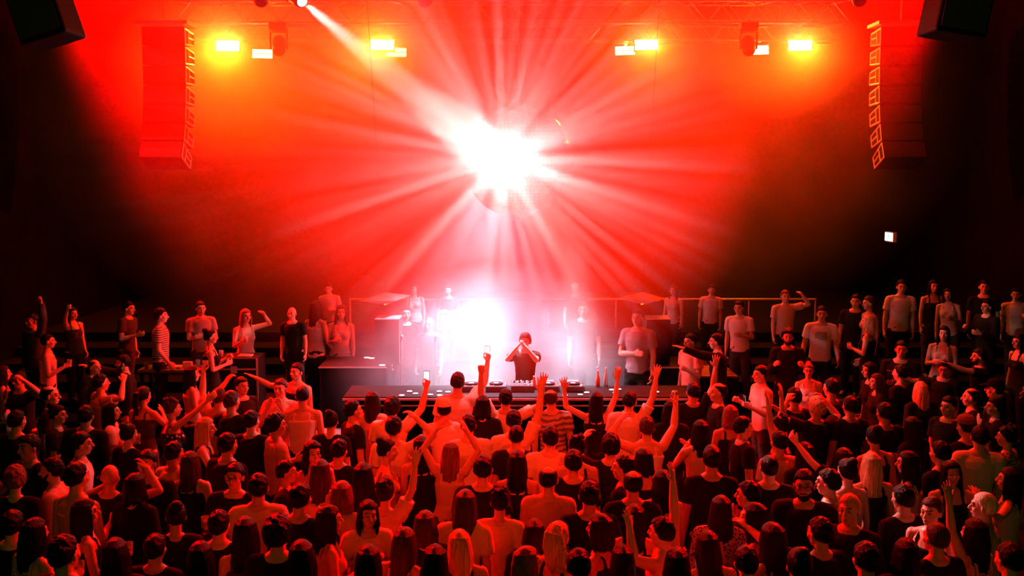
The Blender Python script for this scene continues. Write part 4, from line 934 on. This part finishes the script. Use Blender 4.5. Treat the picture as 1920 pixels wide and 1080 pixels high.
562,935|-20|m|short,k|long,k|down|clap||man in black lifting joined hands, left of centre
425,835|-30|m|short,k|long,k|down|down||man in black behind the brightly lit blonde
470,790|-20|m|short,k|long,k|down|down||man in black standing in the dark gap left of the folded arms
240,815|-30|f|bun,k|tee,k|down|down||woman with black bun below the bright-topped smiling woman
160,780|0|m|short,k|long,k|down|down||dark figure in black between the two left profiles
30,790|-20|m|short,k|long,k|down|low||dark figure at the left edge above the curly red hair
620,790|-10|f|bun,k|tee,k|down|down||woman with a black bun right of the white vest
1300,735|10|m|short,k|tee,k|down|up||dark-haired man waving an open hand right of the booth
1510,850|10|f|wavy,k|long,k|down|down||wavy black-haired woman in the dark above the dark glasses
1540,1000|30|m|short,k|tee,k|reach|down||man stretching a bare arm to the right at the lower right
1450,1010|30|f|wavy,d|tank,c|down|bent||woman in shadow with a pale hand at her face, lower right
1400,1055|0|m|short,k|tee,k|down|down||short dark head at the bottom right of the great mane
1500,1062|0|f|bun,k|tee,k|down|down||woman with black bun at the bottom, right half
1625,1050|10|m|short,k|jacket,k|down|down||man in black jacket at the bottom, right of the quiff
1700,1040|0|f|long,k|long,k|down|down||long dark hair at the bottom right in deep shadow
1895,1050|20|m|short,k|tee,c|down|bent||dark-haired man in the bottom right corner
1695,935|20|m|short,k|long,k|down|down||man in black between the blonde and the upturned face
1765,850|30|m|short,k|long,k|down|down||man in black behind the woman with shadowed eyes
1890,820|50|f|messy,k|long,lace|elbow|down||woman in a glittering top near the right edge
1660,775|20|m|short,k|long,k|down|down||man in black below the fair-haired profile
1690,700|40|m|short,k|long,k|down|down||man in black in the dark gap above the glowing long hair
905,880|0|m|short,k|tee,k|down|down||dark-haired man in black between the long hair and crowned highlight
1105,930|0|m|short,k|tee,k|down|down||short-haired man in black t-shirt below the crooked elbow
905,760|0|f|bob,k|tee,k|down|down||dark-bobbed woman directly before the booth centre
'''

def solve_Y(px, py, hz):
    best = None; Y = 6.0
    while Y < 25:
        p = at(px, py, Y); e = p.z - tier(p.x, Y) - hz
        if e <= 0:
            return Y
        Y += .02
    return 18.0
rows = []
for ln in PEOPLE.strip().splitlines():
    pos, yaw, b, hair, top, l, r, ex, label = ln.split('|')
    px, py = map(float, pos.split(',')); hs, hc_ = hair.split(','); ts, tc_ = top.split(',')
    s = .985 if b == 'f' else 1.02; s += (len(label) * 37 % 11 - 5) * .004; Y = None
    for w_ in ex.split():
        if w_[0] == 'S': s = float(w_[1:]); 
        if w_[0] == 'Y': Y = float(w_[1:])
    fixed = Y is not None
    if fixed:
        p = at(px, py, Y); s_fit = (p.z - tier(p.x, Y)) / 1.63
        s = s_fit
    else: Y = solve_Y(px, py, 1.63 * s)
    rows.append(dict(px=px, py=py, yaw=float(yaw), b=b, hs=hs, hc=hc_, ts=ts, tc=tc_, l=l, r=r, ex=ex, label=label, s=s, Y=Y, fixed=fixed, Y0=Y, s0=s))
# push neighbours apart along their own sight lines (the head stays where the photo has it, the height gives way a little)
for it in range(60):
    mv = 0
    for i, a in enumerate(rows):
        for c in rows[i + 1:]:
            if abs(a['px'] - c['px']) > 130 or abs(a['Y'] - c['Y']) > .6: continue
            pa, pc = at(a['px'], a['py'], a['Y']), at(c['px'], c['py'], c['Y'])
            dx, dy = pa.x - pc.x, pa.y - pc.y; d = math.hypot(dx * .95, dy)
            if d < .40:
                k = (.41 - d) * .35 + .01; sg = 1 if a['py'] < c['py'] or (a['py'] == c['py'] and dy > 0) else -1
                if not a['fixed']: a['Y'] += sg * k
                if not c['fixed']: c['Y'] -= sg * k
                mv += 1
    for a in rows:
        if a['fixed']: continue
        a['Y'] = max(a['Y0'] - .75, min(a['Y0'] + .75, a['Y']))
        p = at(a['px'], a['py'], a['Y']); s = (p.z - tier(p.x, a['Y'])) / 1.63
        lim = (.87, 1.12) if a['b'] == 'm' else (.86, 1.08)
        if s < lim[0] or s > lim[1]:
            a['Y'] += .03 if s > lim[1] else -.03
    if not mv: break
def to_world(root, v):
    return Matrix.LocRotScale(root.location, root.rotation_euler, root.scale) @ Vector(v)
RL = random.Random(11)
for i, a in enumerate(rows):
    p = at(a['px'], a['py'], a['Y']); zf = tier(p.x, a['Y']); s = (p.z - zf) / 1.63; s = max(.8, min(1.2, s))
    ln_ = (R(RL.uniform(-4, 1.5)), R(RL.uniform(-3, 3))) if i > 1 else (0, 0)
    hv = Matrix.LocRotScale(None, Euler((ln_[0], ln_[1], R(a['yaw']))), None) @ Vector((0, 0, 1.63 * s))
    l, _, li = a['l'].partition('*'); r, _, ri = a['r'].partition('*')
    ex = ''.join(c for w_ in a['ex'].split() if w_[0] not in 'SY' for c in w_)
    root, hands = person((p.x - hv.x, a['Y'] - hv.y, zf), a['yaw'], s, a['b'], a['hs'], a['hc'], a['ts'], a['tc'], l, r, a['label'], 'dancers on the floor and the tiers' if i > 1 else None, extra=ex, skin=(i * 7) % 3 if i else 0, lean=ln_)
    for nm, (hp_, hd, hn) in ((li, hands[0]), (ri, hands[1])):
        if not nm: continue
        wp = to_world(root, hp_ + nrm(hn) * .022); yw = a['yaw']
        who = ' '.join(a['label'].split()[:9])
        if nm == 'p':
            fwd = rotz(R(yw)) @ V(0, 1, .15)
            up_ = V(0, 0, 1); held_item('p', wp + Vector((0, 0, .045)), up_, fwd, 'smartphone held by the ' + who)
        elif nm == 'c': held_item('c', wp + Vector((0, 0, .01)), (0, 0, 1), (0, 1, 0), ('plastic cup in the left hand of the ' if (nm and hp_[0] < 0 and li and ri) else 'plastic cup held by the ') + who)
        else: held_item('n', wp, (0, 0, 1), (0, 1, 0), 'metal drink can held up by the ' + who)
    if 'printed with lines of text' in a['label']:
        g = Geo(); rw = random.Random(3)
        for q in range(5):
            x = -.085
            while x < (.08 if q < 4 else .03):
                wd = rw.uniform(.012, .034); g.box((x, .128, 1.345 - q * .027), (min(x + wd, .09), .1335, 1.357 - q * .027)); x += wd + .008
        o = g.obj('printed_text', M_SHOE, root)
